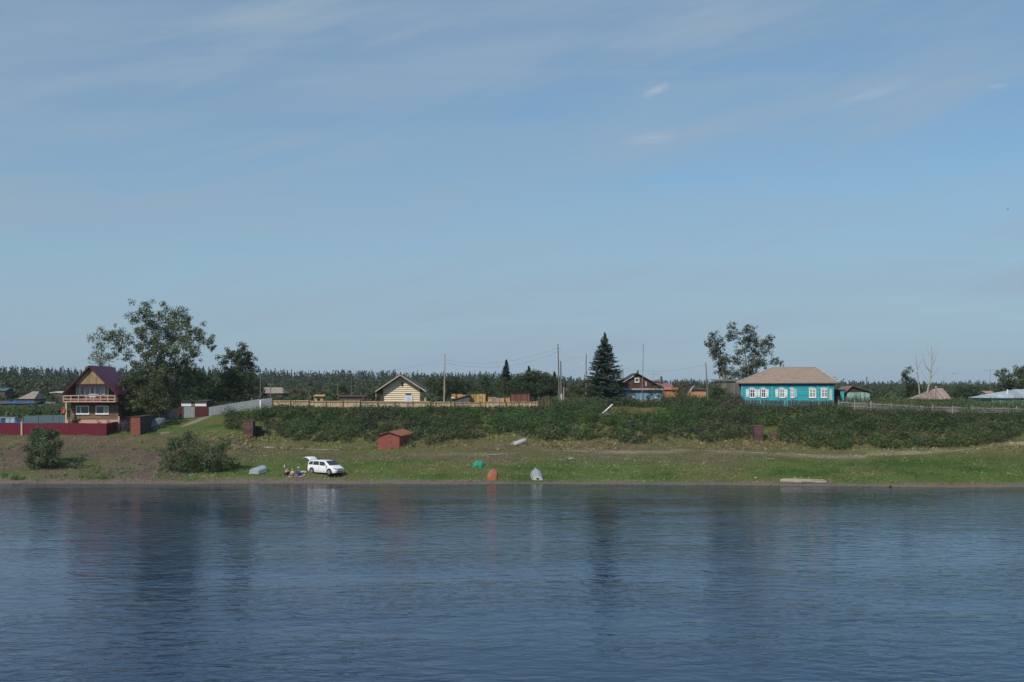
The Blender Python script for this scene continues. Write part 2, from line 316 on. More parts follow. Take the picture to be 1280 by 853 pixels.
# river
def watermat():
    m = bpy.data.materials.new('river_water'); m.use_nodes = True; t = m.node_tree; b = t.nodes['Principled BSDF']
    b.inputs['Base Color'].default_value = (.005, .022, .058, 1); b.inputs['Roughness'].default_value = .04; b.inputs['IOR'].default_value = 1.333
    b.inputs['Specular IOR Level'].default_value = .36
    tc = N(t, 'ShaderNodeTexCoord'); o = tc.outputs['Object']
    def ns(sc, st, det, rough=.5, dist=.0, rot=0):
        mp = N(t, 'ShaderNodeMapping'); mp.inputs['Scale'].default_value = st; mp.inputs['Rotation'].default_value = (0, 0, R(rot)); t.links.new(o, mp.inputs[0])
        n = N(t, 'ShaderNodeTexNoise'); n.inputs['Scale'].default_value = sc; n.inputs['Detail'].default_value = det; n.inputs['Roughness'].default_value = rough; n.inputs['Distortion'].default_value = dist
        t.links.new(mp.outputs[0], n.inputs['Vector']); return n.outputs[0]
    big = ns(.045, (.6, 1.6, 1), 3, .5, .8, 8)
    pm = N(t, 'ShaderNodeMapRange', interpolation_type='SMOOTHSTEP'); pm.inputs[1].default_value = .36; pm.inputs[2].default_value = .64
    pm.inputs[3].default_value = .62; pm.inputs[4].default_value = 1.45; t.links.new(big, pm.inputs[0])
    h = math_(t, 'ADD', math_(t, 'MULTIPLY', ns(.42, (.6, 1, 1), 2, .5, .3, 6), .030), math_(t, 'MULTIPLY', ns(1.3, (.55, 1, 1), 2, .5, .5, -9), .056))
    h = math_(t, 'ADD', h, math_(t, 'MULTIPLY', ns(4.6, (.6, 1, 1), 3, .55, .3, 7), .010))
    h = math_(t, 'MULTIPLY', h, pm.outputs[0])
    bp = N(t, 'ShaderNodeBump'); bp.inputs['Strength'].default_value = 1; bp.inputs['Distance'].default_value = WAVE
    t.links.new(h, bp.inputs['Height']); t.links.new(bp.outputs[0], b.inputs['Normal']); return m
WAVE = 1.0
mb = MB(); mb.add([(-2500, -600, 0), (2500, -600, 0), (2500, 150, 0), (-2500, 150, 0)], [(0, 1, 2, 3)])
tag(mb.build('river', watermat()), kind='structure')
# dirt paths: ribbons laid on the terrain
PATHM = mat('dirt_path', (.34, .28, .225), (.20, .165, .125), 1.2, rough=.95)
def path(name, pts, w0, w1):
    L = []
    for a, b in zip(pts[:-1], pts[1:]):
        n = max(2, int(abs(b[0]-a[0])/5))
        for k in range(n): t = k/n; L.append((a[0]+(b[0]-a[0])*t, a[1]+(b[1]-a[1])*t))
    W_ = [hit(*p) for p in L]; mb = MB(); vs = []
    for i, p in enumerate(W_):
        q0 = Vector(W_[max(i-1, 0)]); q1 = Vector(W_[min(i+1, len(W_)-1)]); d = (q1-q0); d.z = 0; d.normalize(); s = Vector((-d.y, d.x, 0))
        w = w0+(w1-w0)*i/len(W_); wv = w*(.6+.8*float(nz(p[0], p[1], 2, 31)))
        for k in (-.5, -.17, .17, .5): q = Vector(p)+s*k*wv; vs.append((q.x, q.y, float(gz(q.x, q.y))+.03))
    n = len(W_); mb.add(vs, [(i*4+k, i*4+k+1, i*4+k+5, i*4+k+4) for i in range(n-1) for k in range(3)])
    tag(mb.build(name, PATHM), kind='structure')
path('dirt_path', [(330, 559.5), (400, 562.5), (430, 563)], .5, .3)
path('dirt_path', [(705, 564), (740, 565)], .25, .25)
path('dirt_path', [(840, 563), (900, 564.5), (960, 567), (1020, 569.5)], .28, .34)
path('dirt_path', [(1170, 565.5), (1210, 562.5), (1250, 558), (1300, 552)], .28, .4)
path('footpath', [(228, 534), (245, 527), (263, 519.5)], .42, .4)
# ------------------------------------------------------------------ leaf clouds
def unit(n):
    v = rng.normal(size=(n, 3)); return v/np.linalg.norm(v, axis=1, keepdims=True)
def leafcloud(C, S, nrm, colr, asp=.6):
    """diamond leaves at C with size S facing nrm"""
    n = len(C); nrm = nrm/np.maximum(np.linalg.norm(nrm, axis=1, keepdims=True), 1e-6); r = unit(n); a = np.cross(nrm, r)
    a /= np.maximum(np.linalg.norm(a, axis=1, keepdims=True), 1e-6); b = np.cross(nrm, a); S = S[:, None]
    V = np.stack([C-a*S, C-b*S*asp, C+a*S, C+b*S*asp], 1).reshape(-1, 3)
    return V, np.arange(4*n).reshape(-1, 4), np.repeat(colr, 4, 0)
def clumps(centres, radii, dens, size, c, cvar=.3, flat=.85, gap=.0, up=.5):
    """centres (n,3), radii (n,), leaves fill each clump, a little denser to the outside"""
    Cs = []; Ns = []; Cl = []
    for p, r in zip(centres, radii):
        n = max(8, int(dens*r*r)); d = unit(n); rr = r*(.25+.95*rng.random(n)**.6)*(.7+.6*nz(d[:, 0]*3+p[0], d[:, 2]*3+p[2]+d[:, 1], .5, 4))
        off = d*rr[:, None]; off[:, 2] *= flat
        Cs.append(np.asarray(p)+off); Ns.append(d*.9+unit(n)*.7+np.array([0, 0, up]))
        base = np.array(c)*(1+cvar*(rng.random()-.5)*2); base = base*np.array([1+.25*(rng.random()-.5), 1, 1+.2*(rng.random()-.5)])
        Cl.append(base*(.75+.5*rng.random((n, 1))))
    C = np.concatenate(Cs); n = len(C)
    return leafcloud(C, size*(.6+.8*rng.random(n)), np.concatenate(Ns), np.concatenate(Cl))
def join(parts):
    V = []; Fq = []; Cc = []; b = 0
    for v, f, c in parts: V.append(v); Fq.append(f+b); Cc.append(c); b += len(v)
    return np.concatenate(V), np.concatenate(Fq), np.concatenate(Cc)
def limb(mb, a, b, r0, r1, n=6, bend=.12, seg_=4):
    a = Vector(a); b = Vector(b); L = (b-a).length; pts = []; rs = []
    j = Vector((random.uniform(-1, 1), random.uniform(-1, 1), random.uniform(-.2, 1)))*L*bend
    for k in range(seg_+1):
        t = k/seg_; pts.append(a.lerp(b, t)+j*math.sin(math.pi*t)); rs.append(r0+(r1-r0)*t)
    mb.tube(pts, rs, n); return pts
def traced_tree(name, label, cat, base, Y, spread, cl, c, dens=260, size=.17, trunk=.28, bark=BARK, mps=None, group=None, up=.5):
    """crown clumps given by picture column/row and radius; each gets its own depth inside the crown"""
    t = thing(name, label, cat, base, group=group); pts = []; rad = []; prim = []
    s = Y/F
    for u, v, r in cl:
        y = Y+random.uniform(-spread, spread); x, _, z = P(u, v, Y); p0 = np.array((x, y, z)); pts.append(p0); rad.append(r*s*.8); prim.append(Vector(p0))
        for k in range(13):
            q = p0+np.array((max(-1.15, min(1.15, random.gauss(0, .72)))*r*s, random.uniform(-1, 1)*min(spread, 1.9*r*s), max(-1.15, min(1.05, random.gauss(-.1, .72)))*r*s))
            pts.append(q); rad.append(r*s*random.uniform(.34, .66))
    V, Fq, Cc = clumps(pts, rad, dens, size, c, up=up)
    npmesh('crown', V, Fq, LEAF, Cc, parent=t)
    mb = MB(); b = Vector(base); zmin = min(p.z for p in prim); zmax = max(p.z for p in prim); mx_ = sum(p.x for p in prim)/len(prim); n = mps or 1; nodes = []
    for k in range(n):
        b2 = b+Vector((random.uniform(-.5, .5)*(n > 1), random.uniform(-.3, .3)*(n > 1), -.3))
        tp = Vector((mx_+(k-(n-1)/2)*(1.6 if n > 1 else 0)*spread/2, Y+random.uniform(-.5, .5)*spread*(n > 1), zmin+(zmax-zmin)*(.42 if n > 1 else .6)))
        pp = limb(mb, b2, tp, trunk, trunk*.42, 8, .04, 8); nodes += [(p, trunk*(1-.58*i/8)) for i, p in enumerate(pp) if p.z > b2.z+(tp.z-b2.z)*.35]
    for p in sorted(prim, key=lambda q: min((q-m_[0]).length for m_ in nodes)):
        best = min(nodes, key=lambda m_: (p-m_[0]).length+max(0, m_[0].z-p.z+.3)*3); r0 = best[1]*.62
        pp = limb(mb, best[0], p, r0, r0*.45, 5, .10); nodes += [(q, r0*(1-.55*i/4)) for i, q in enumerate(pp) if i >= 2]
        for k in range(2): limb(mb, p, p+Vector((random.uniform(-1, 1), random.uniform(-1, 1), random.uniform(-.3, .9)))*.8, max(.012, r0*.4), .008, 4, .1)
    mb.build('trunk', bark, t); return t
# ------------------------------------------------------------------ distant forest (one mass)
def forest(name, label, n, yfun, depth, hfun, wid, c, size, leaves, round_=False, lo=-350, hi=1650):
    U = rng.uniform(lo, hi, n); Y = yfun(U)+rng.random(n)**1.3*depth; X = (U-CX)*Y/F; Z = gz(X, Y)
    Hh = hfun(U, Y)-Z; Hh = Hh*(.68+.38*rng.random(n)); Hh = np.maximum(Hh, 4 if leaves != 80 else 1)
    if round_: Hh *= rng.uniform(.45, 1.02, n)
    t = rng.random((n, leaves)); a = rng.random((n, leaves))*6.283; sp = (1+.25*rng.normal(size=(n, 1)))*((Hh/14)[:, None] if round_ else 1)
    if round_: rr = np.sqrt(np.clip(1-(2*t-1)**2, .05, 1))*wid*sp*(.45+.7*rng.random((n, leaves)))
    else: rr = (1-t)**.8*wid*sp*(.45+.55*rng.random((n, leaves)))
    zb = .02 if round_ else .12
    Cx = X[:, None]+rr*np.cos(a); Cy = Y[:, None]+rr*np.sin(a); Cz = Z[:, None]+Hh[:, None]*(zb+(1-zb)*t)
    C = np.stack([Cx, Cy, Cz], -1).reshape(-1, 3); nn = np.stack([np.cos(a), np.sin(a), .5+0*a], -1).reshape(-1, 3)+unit(n*leaves)*.6
    tone = (.78+.44*rng.random((n, 1, 1)))*(.8+.4*rng.random((n, leaves, 1))); hue = 1+(.35*(rng.random((n, 1, 3))-.5))*np.array([1, .4, .6])
    cl = (np.array(c)*tone*hue).reshape(-1, 3)
    V, Fq, Cc = leafcloud(C, size*(.6+.8*rng.random(len(C))), nn, cl, .7)
    tag(npmesh(name, V, Fq, LEAF0, Cc), label, 'forest', kind='stuff')
ft = lambda U: np.interp(U, [-400, 0, 150, 270, 400, 500, 600, 700, 830, 900, 1000, 1150, 1280, 1700], [457, 457, 457, 457, 462, 464, 464, 468, 473, 474, 475, 476, 475, 474])
fy = lambda U: 600+np.clip(U, -400, 1700)*.4
forest('pine_forest', 'dark pine forest forming the skyline behind the whole village', 6000, fy, 200, lambda U, Y: H-(ft(U)-HY)*Y/F-.4+6.5*(nz(U, Y, 30, 8)-.5)-1.2, 3.6, (.033, .052, .028), .46, 76)
forest('woodland', 'grey green mixed woodland in front of the dark pine forest', 2600, lambda U: 300+np.clip(U, -300, 1600)*.2, 260,
       lambda U, Y: H-(np.interp(U, [0, 300, 600, 800, 1280], [464, 468, 471, 479, 480])-HY)*Y/F, 6.0, (.056, .072, .038), .33, 160, True)
forest('scrub', 'low scrub and orchard bushes between the village gardens and the woodland', 2800, lambda U: 205+0*U, 190,
       lambda U, Y: gz((U-CX)*Y/F, Y)+1.2+3.8*nz(U, Y, 25, 9)*(Y-150)/150, 9.0, (.058, .080, .036), .25, 80, True)
# ------------------------------------------------------------------ bushy trees behind the houses (copies of six)
def proto_tree(k, c):
    t = thing('leafy_tree', '', 'tree'); n = 16+3*k
    pts = []; rad = []
    for i in range(n):
        a = random.uniform(0, 6.28); h = random.uniform(.12, .92); r = math.sqrt(max(.05, 1-(2*h-.85)**2))*.36*random.uniform(.3, 1)
        pts.append((math.cos(a)*r*5, math.sin(a)*r*5, h*5)); rad.append(random.uniform(.45, .85))
    V, Fq, Cc = clumps(pts, rad, 210, .13, c)
    npmesh('crown', V, Fq, LEAF, Cc, parent=t)
    mb = MB(); limb(mb, (0, 0, -.3), (0, 0, 3.2), .13, .05, 6, .03)
    for p in pts[:9]: limb(mb, (0, 0, min(3, p[2]*.6)), p, .05, .015, 5)
    mb.build('trunk', BARK, t, w=False); return t
def copy_tree(o, parent=None):
    c = o.copy(); col.objects.link(c)
    if parent: c.parent = parent
    for ch in list(o.children): copy_tree(ch, c)
    return c
protos = [proto_tree(k, c) for k, c in enumerate([(.055, .080, .032), (.072, .098, .038), (.046, .070, .030), (.088, .104, .048), (.098, .102, .062), (.062, .090, .034)])]
used = [False]*6
def put_tree(i, loc, sc, label, group, wide=1.0):
    global used
    o = protos[i] if not used[i] else copy_tree(protos[i]); used[i] = True
    o.location = (loc[0], loc[1], loc[2]-.1); o.scale = (sc*wide, sc*wide, sc); o.rotation_euler.z = random.uniform(0, 6.28)
    tag(o, label, 'tree', group); return o
zones = [  # u0,u1, Y0,Y1, vtop range, n, kinds, label, group
 (-60, 78, 265, 330, 483, 496, 14, (1, 3, 0), 'rounded leafy tree behind the blue roof and rubble left of the balcony house', 'trees behind the blue roof'),
 (150, 262, 178, 215, 458, 486, 16, (0, 2), 'dark bushy tree under and behind the tall poplar beside the balcony house', 'dark trees below the tall poplar'),
 (262, 325, 200, 250, 470, 492, 7, (0, 5, 2), 'green tree standing behind the grey corrugated fence', 'trees behind the corrugated fence'),
 (325, 462, 225, 330, 478, 495, 17, (1, 3, 4, 5), 'low leafy tree behind the long yellow board fence left of the log house', 'trees left of the log house'),
 (538, 640, 195, 260, 466, 482, 16, (0, 2, 1), 'dense dark leafy tree behind the log house and lumber stacks', 'trees behind the lumber stacks'),
 (640, 694, 195, 240, 459, 478, 11, (2, 0), 'dark tree in the clump just left of the tall double pole', 'trees left of the double pole'),
 (700, 745, 215, 260, 474, 488, 8, (3, 4), 'brownish green shrubby tree between the double pole and the big spruce', 'trees between double pole and spruce'),
 (825, 925, 250, 330, 478, 490, 10, (1, 3, 4), 'leafy tree far behind the rust coloured sheds', 'trees behind the rust coloured sheds'),
 (1045, 1160, 260, 340, 481, 492, 15, (3, 4), 'grey green scrubby tree between the green shed and the dead trees', 'trees behind the right hand garden'),
 (1188, 1236, 205, 250, 478, 488, 8, (2, 0), 'dark tree between the grey hipped roof and the metal roof', 'trees beside the metal roof'),
]
for u0, u1, y0, y1, va, vb, n, kinds, lab, grp in zones:
    for k in range(n):
        u = u0+(u1-u0)*(k+random.random())/n; Y = random.uniform(y0, y1); g = G(u, Y); top = H-(random.uniform(va, vb)-HY)*Y/F
        put_tree(random.choice(kinds), g, max(.35, (top-g[2])/5), lab, grp, random.uniform(.9, 1.3))
for i, f in enumerate(used):
    if not f: put_tree(i, G(60+200*i, 300), .9, 'small leafy tree in the belt behind the village gardens', 'belt trees')
# ------------------------------------------------------------------ traced big trees
Yt = 172
big = [(189, 388, 9), (205, 388, 9), (220, 393, 8), (177, 399, 8), (234, 404, 8), (246, 413, 8), (252, 424, 7), (261, 427, 6), (263, 434, 4), (243, 431, 9), (190, 404, 10), (205, 405, 11), (220, 408, 10),
       (151, 415, 8), (144, 422, 6), (160, 428, 7), (152, 436, 7), (164, 443, 6), (185, 418, 9), (199, 422, 10), (214, 423, 10), (230, 421, 9), (178, 432, 8), (193, 437, 9), (208, 440, 10), (224, 438, 10), (236, 442, 8),
       (186, 450, 8), (201, 454, 10), (216, 456, 10), (231, 454, 8), (170, 455, 6), (242, 450, 5), (182, 463, 9), (196, 466, 10), (211, 468, 10), (228, 466, 9), (243, 465, 8), (203, 481, 10), (220, 482, 10), (238, 480, 9), (252, 473, 8), (192, 484, 9)]
traced_tree('poplar', 'tall broad poplar with open branching crown rising right of the balcony house', 'tree', G(205, Yt), Yt, 3.4, big, (.098, .120, .058), dens=180, size=.12, trunk=.22, bark=BARK, mps=3)
traced_tree('poplar', 'pale thin crowned tree showing above the purple roof', 'tree', G(127, 200), 200, 1.5,
            [(114, 425, 6), (124, 419, 6), (134, 417, 6), (120, 437, 6), (129, 444, 7), (138, 428, 6), (127, 431, 6), (118, 448, 6), (139, 446, 5), (128, 455, 7)], (.15, .16, .10), dens=75, size=.13, trunk=.16, bark=BARKP)
traced_tree('poplar', 'leafy tree with twin tops standing behind the corrugated fence', 'tree', G(296, 182), 182, 2.2,
            [(305, 437, 6), (301, 444, 7), (286, 443, 6), (313, 447, 6), (293, 449, 7), (282, 453, 6), (303, 455, 8), (313, 458, 6), (290, 462, 9), (302, 468, 10), (280, 470, 8), (312, 474, 8), (290, 480, 10), (304, 485, 10), (277, 487, 9), (315, 492, 7), (265, 492, 7)],
            (.075, .100, .044), dens=190, size=.14, trunk=.2, mps=2)
traced_tree('poplar', 'slender leaning poplar, the left one of the pair behind the weathered plank barn', 'tree', G(912, 190), 190, 1.0,
            [(892, 421, 5.1), (887, 428, 5.1), (897, 429, 6.4), (889, 436, 5.1), (899, 438, 6.4), (893, 443, 5.1), (903, 446, 6.4), (907, 453, 6.4), (900, 456, 5.1), (905, 462, 7.7), (911, 467, 6.4), (909, 475, 7.7)],
            (.068, .080, .044), dens=250, size=.10, trunk=.16, bark=BARKP)
traced_tree('poplar', 'wide airy poplar standing behind the turquoise house', 'tree', G(934, 192), 192, 1.6,
            [(916, 410, 5.1), (913, 419, 5.1), (921, 417, 5.1), (930, 413, 5.1), (941, 412, 5.1), (944, 420, 4.5), (935, 423, 6.4), (927, 428, 5.1), (938, 431, 5.8), (947, 431, 5.1), (955, 427, 5.1), (963, 424, 4.5), (964, 431, 4.5), (956, 438, 5.8), (947, 441, 5.8), (924, 440, 5.1),
             (923, 450, 5.8), (926, 460, 6.4), (925, 469, 7.7), (941, 449, 6.4), (939, 458, 6.4), (947, 452, 6.4), (934, 467, 7.7), (954, 455, 4.5), (964, 452, 3.8), (970, 450, 3.8), (978, 454, 3.1), (930, 437, 3.8), (943, 426, 5.1)],
            (.068, .080, .044), dens=240, size=.10, trunk=.2, bark=BARKP, mps=3)
traced_tree('willow', 'broad dark tree at the right edge above the metal roof', 'tree', G(1272, 200), 200, 2.2,
            [(1262, 468, 6), (1275, 464, 6), (1285, 465, 6), (1255, 476, 6), (1267, 477, 8), (1280, 476, 8), (1294, 472, 8), (1251, 486, 6), (1262, 487, 8), (1276, 488, 9), (1252, 494, 6)], (.065, .090, .040), dens=220, size=.13, trunk=.2, mps=2)
traced_tree('leafy_tree', 'narrow dark tree just left of the dead trees', 'tree', G(1138, 196), 196, 1.2,
            [(1134, 464, 4), (1131, 470, 4), (1138, 473, 4.5), (1142, 480, 5.5), (1134, 481, 5), (1146, 488, 6), (1137, 491, 6), (1143, 497, 7)], (.052, .074, .034), dens=250, size=.11, trunk=.12)
traced_tree('apple_tree', 'spreading garden tree overhanging the rusty shed beside the balcony house', 'tree', G(176, 162), 162, 2.0,
            [(160, 478, 8), (172, 474, 8), (185, 478, 8), (156, 490, 9), (170, 487, 11), (185, 490, 10), (196, 495, 8), (160, 503, 10), (175, 503, 11), (190, 506, 9), (157, 515, 8), (170, 516, 9), (184, 517, 8), (196, 513, 6), (205, 507, 7)],
            (.074, .088, .038), dens=230, size=.12, trunk=.16, mps=2)
# spruces
def spruce(label, base, Y, top_v, widths, c, nb=13, size=.16, group=None, dens=1.0):
    t = thing('spruce', label, 'tree', base, group=group); s = Y/F; zt = H-(top_v-HY)*s; zb = base[2]+.5
    C = []; Nn = []; mb = MB(); mb.tube([(base[0], base[1], base[2]-.3), (base[0], base[1], zt-.1)], [.22*(zt-zb)/9, .02], 7)
    z = zt
    while z > zb:
        v = HY-(z-H)/s; w = float(np.interp(v, [a for a, b in widths], [b for a, b in widths]))*s
        for k in range(nb):
            a = random.uniform(0, 6.28); L = w*random.uniform(.62, 1.15); m = max(5, int(L*26*dens))
            tt = rng.random(m)**.6; dr = -.28*L*tt+.22*L*tt**3
            side = rng.normal(size=m)*.13*L*(1.15-tt)
            C.append(np.stack([base[0]+np.cos(a)*L*tt-np.sin(a)*side, base[1]+np.sin(a)*L*tt+np.cos(a)*side, z+dr-rng.random(m)*.16], -1))
            Nn.append(np.stack([np.cos(a)*np.ones(m)*.6, np.sin(a)*np.ones(m)*.6, np.ones(m)], -1)+unit(m)*.6)
            mb.tube([(base[0], base[1], z), (base[0]+math.cos(a)*L*.8, base[1]+math.sin(a)*L*.8, z-.18*L)], [.03, .008], 4)
        z -= .20+.10*(zt-z)/(zt-zb)
    C = np.concatenate(C); n = len(C); cl = np.array(c)*(.6+.8*rng.random((n, 1)))
    V, Fq, Cc = leafcloud(C, size*(.5+.8*rng.random(n)), np.concatenate(Nn), cl, .45)
    npmesh('crown', V, Fq, NEEDLE, Cc, parent=t); mb.build('trunk', BARK, t)
spruce('big dark conical spruce left of the brown gabled house', G(756, 176), 176, 416, [(416, .5), (423, 4), (430, 8), (438, 12), (445, 15), (455, 19), (470, 23), (485, 25), (500, 25)], (.034, .052, .030))
spruce('small pointed spruce poking above the skyline left of the double pole', G(633, 270), 270, 450, [(450, .3), (456, 2.6), (462, 4.6), (470, 6), (490, 7)], (.024, .038, .022), nb=9, size=.26)
spruce('thin dark spruce in the clump beside the double pole', G(661, 240), 240, 458, [(458, .4), (464, 3), (470, 5), (490, 8)], (.024, .036, .022), nb=8, size=.24)
spruce('narrow dark spruce tip behind the left part of the trees by the double pole', G(693, 250), 250, 465, [(465, .4), (470, 3), (490, 5)], (.024, .036, .022), nb=8, size=.24)
# dead trees
def deadtree(label, Y, lines, base):
    t = thing('dead_tree', label, 'tree', base); a = MB(); b = MB()
    for i, (pts, r0, r1) in enumerate(lines):
        n = len(pts); pp = [P(u, v, Y+dy) for u, v, dy in pts]; rr = [r0+(r1-r0)*k/(n-1) for k in range(n)]; (a if i == 0 else b).tube(pp, rr, 6)
    a.build('trunk', DEADW, t); b.build('branches', DEADW, t)
deadtree('bare pale dead tree with forked branches beside the grey hipped roof', 185, [([(1158, 505, 0), (1159, 491, 0), (1163, 473, 0), (1164.5, 460, 0), (1165, 448, 0), (1164, 433, 0)], .17, .03),
   ([(1163, 474, 0), (1168, 467, .6), (1173.5, 459, 1)], .07, .02), ([(1163, 465, 0), (1157, 458, -.6), (1153, 443, -1)], .07, .02), ([(1165, 450, 0), (1161, 443, .4), (1159, 436, .6)], .05, .015),
   ([(1166, 456, 0), (1169, 449, -.5), (1171, 440, -.8)], .05, .015), ([(1165, 446, 0), (1169, 440, 0)], .035, .012), ([(1161, 479, 0), (1156, 472, .3), (1150, 460, .8)], .05, .015), ([(1164.6, 452, 0), (1167, 444, .5), (1168, 436, .6)], .03, .01)], G(1158, 185))
deadtree('slim leaning dead tree behind the narrow dark tree', 192, [([(1150, 500, 0), (1148.5, 481, 0), (1146.5, 463, 0), (1145, 443, 0)], .14, .03),
   ([(1148, 470, 0), (1142, 462, .5), (1136, 453, 1)], .06, .015), ([(1147, 462, 0), (1150, 455, -.5), (1153, 449, -.6)], .04, .012), ([(1146, 458, 0), (1142, 451, 0)], .035, .01)], G(1149, 192))
# ------------------------------------------------------------------ the thicket on the embankment
def stuffmesh(name, parts, label, cat, m=None):
    V, Fq, Cc = join(parts); tag(npmesh(name, V, Fq, m or LEAF0, Cc), label, cat, kind='stuff')
VL = ([283, 300, 340, 400, 450, 470, 520, 600, 640, 700, 760, 800, 870, 950, 1050, 1150, 1200, 1280, 1700], [540, 544, 548, 551, 553, 555, 554, 550, 547, 551, 550, 556, 552, 556, 562, 565, 563, 552, 545])
bx = []; br = []; bc = []
tries = 0
while len(bx) < 5400 and tries < 120000:
    tries += 1
    u = random.uniform(283, 1640); Y = random.uniform(149, 167); x, y, z = G(u, Y); v = HY+F*(H-z)/Y
    n1 = float(nz(x, y, 7, 41)); n2 = float(nz(x, y, 2.4, 42)); n3 = float(nz(x, y, 16, 43, 2))
    if v > np.interp(u, *VL)+16*(nz(x, y*.2, 5, 3)-.5) or Y > ((163.4 if u > 1050 else 165.2) if u > 330 else 163.0): continue
    if 299 < u < 329 and v > 527: continue
    if 938 < u < 976 and v > 534: continue
    if 472 < u < 515 and v > 543: continue
    if 752 < u < 835 and v < 519: continue
    if 746 < u < 772 and v < 527: continue
    t = (v-509)/45; wild = n2 > .52; r = random.uniform(.26, .55)+(random.uniform(.15, .55) if wild and t > .15 else 0)
    if t < .12: r = random.uniform(.22, .36)+(.25 if n1 > .6 and u > 700 else 0)
    if n2 < .34: r *= .55
    c = np.array([.070, .098, .040])*(1.15-n1*.4)
    if n3 > .52: c = np.array([.064, .112, .036])
    if n2 > .64: c = np.array([.090, .128, .046])
    if n2 < .36: c = np.array([.105, .098, .060])
    if n1 < .34: c = np.array([.062, .078, .046])
    if random.random() < .06: c = np.array([.16, .12, .07])
    if t > .72 and random.random() < .4: c = np.array([.13, .13, .065])
    bx.append((x, y, z+r*.5)); br.append(r); bc.append(c*np.array([.88, .96, .84])*random.uniform(.6, 1.45))
parts = []
for p, r, c in zip(bx, br, bc):
    n = int(105*(.35+r)); d = unit(n); d[:, 2] = np.abs(d[:, 2])*1.25-.25; rr = r*(.4+.85*rng.random(n)**.8)
    C = np.array(p)+d*rr[:, None]*np.array([1, 1, 1.15]); parts.append(leafcloud(C, .08*(.5+.9*rng.random(n)), d*.7+unit(n)*.9+np.array([0, 0, .5]), c*(.65+.7*rng.random((n, 1)))))
stuffmesh('thicket', parts, 'dense green bushes and tall weeds covering the whole embankment', 'thicket')
# tall weeds and garden growth (upright leafy stems)
def weeds(name, label, cat, regions):
    parts = []
    for u0, u1, y0, y1, n, h0, h1, c in regions:
        U = rng.uniform(u0, u1, n); Y = rng.uniform(y0, y1, n); X = (U-CX)*Y/F; Z = gz(X, Y); Hh = rng.uniform(h0, h1, n)*(.6+.8*nz(X, Y, 2.2, 51)); k = 22
        t = rng.random((n, k)); a = rng.random((n, k))*6.28; rr = .20*(1.15-t)*(.4+rng.random((n, k)))
        C = np.stack([X[:, None]+rr*np.cos(a), Y[:, None]+rr*np.sin(a), Z[:, None]+Hh[:, None]*t], -1).reshape(-1, 3)
        nn = np.stack([np.cos(a), np.sin(a), .6+0*a], -1).reshape(-1, 3)+unit(n*k)*.7
        cl = (np.array(c)*(.55+.9*rng.random((n, 1, 1)))*(.8+.4*rng.random((n, k, 1)))).reshape(-1, 3)
        parts.append(leafcloud(C, .085*(.6+.8*rng.random(n*k)), nn, cl, .5))
    stuffmesh(name, parts, label, cat)
weeds('weeds', 'tall weeds along the fences at the top of the embankment', 'weeds', [
 (340, 690, 163.0, 166.2, 1500, .2, .55, (.078, .11, .045)), (690, 760, 164, 172, 1000, .7, 1.5, (.075, .105, .044)), (760, 925, 172.5, 176, 1300, .7, 1.25, (.072, .100, .044)),
 (826, 925, 174, 180, 1000, .9, 1.7, (.068, .096, .040)), (900, 1060, 164.5, 168, 1500, .5, 1.0, (.080, .088, .050)), (1040, 1420, 163.2, 164.8, 700, .15, .45, (.084, .098, .052)),
 (905, 930, 168, 171.5, 260, .8, 1.5, (.086, .09, .06))])
weeds('garden_plants', 'mixed green garden plants growing between the fences and the houses', 'plants', [
 (1055, 1420, 167, 179, 3800, .8, 1.9, (.090, .122, .050)), (1095, 1140, 169, 175, 330, 1.0, 1.7, (.13, .15, .020)), (1240, 1300, 167, 173, 200, .5, 1.2, (.12, .13, .03)), (-40, 82, 215, 262, 3600, .7, 1.7, (.072, .118, .036)), (82, 160, 200, 240, 1200, .8, 1.8, (.068, .1, .036)),
 (340, 690, 172, 200, 2600, .3, .8, (.078, .108, .045)), (205, 345, 185, 210, 900, .6, 1.4, (.070, .096, .04))])
# grass: short blades and dry tufts on the bank
def tufts(n, u0, u1, v0, v1, size, hue, mask=None, lift=.6, asp=.3):
    U = rng.uniform(u0, u1, n); V = rng.uniform(v0, v1, n); X, Y, Z = [], [], []
    Yg = np.arange(126, 176, .25)
    Xc = (U[:, None]-CX)*Yg/F; g = gz(Xc, Yg[None, :].repeat(n, 0)); ray = H-(V[:, None]-HY)*Yg/F
    k = np.argmax(g >= ray, 1); ok = g[np.arange(n), k] >= ray[np.arange(n), k]; Y = Yg[k]-rng.random(n)*.25; X = (U-CX)*Y/F; Z = gz(X, Y)
    ok &= Z > .12
    if mask is not None: ok &= mask(U, V, X, Y, Z)
    U, V, X, Y, Z = [q[ok] for q in (U, V, X, Y, Z)]
    gc = ground_cols(U, V, X, Y, Z); c = gc*np.array(hue)*(.6+.9*rng.random((len(X), 1)))
    s = size*(.5+rng.random(len(X))); C = np.stack([X, Y, Z+s*lift], -1); nn = unit(len(X))*.5+np.array([0, -1, .55])
    return leafcloud(C, s, nn, c, asp+.5*rng.random((len(X), 1)))
stuffmesh('grass', [
 tufts(52000, -60, 1340, 536, 612, .085, (1.0, 1.12, 1.0), lambda U, V, X, Y, Z: nz(X, Y, 1.5, 61) > .34),
 tufts(9000, 240, 1340, 540, 572, .20, (1.15, 1.1, .95), lambda U, V, X, Y, Z: (V < 563) & (nz(X, Y, 2.5, 62) > .42)),
 tufts(5000, 400, 1340, 570, 604, .13, (1.25, 1.3, 1.1), lambda U, V, X, Y, Z: nz(X, Y, 3, 63) > .56),
 tufts(2600, -60, 250, 552, 606, .16, (.5, 1.1, .35), lambda U, V, X, Y, Z: nz(X, Y, 2.2, 64) > .60),
], 'short grass with dry tufts covering the river bank', 'grass')
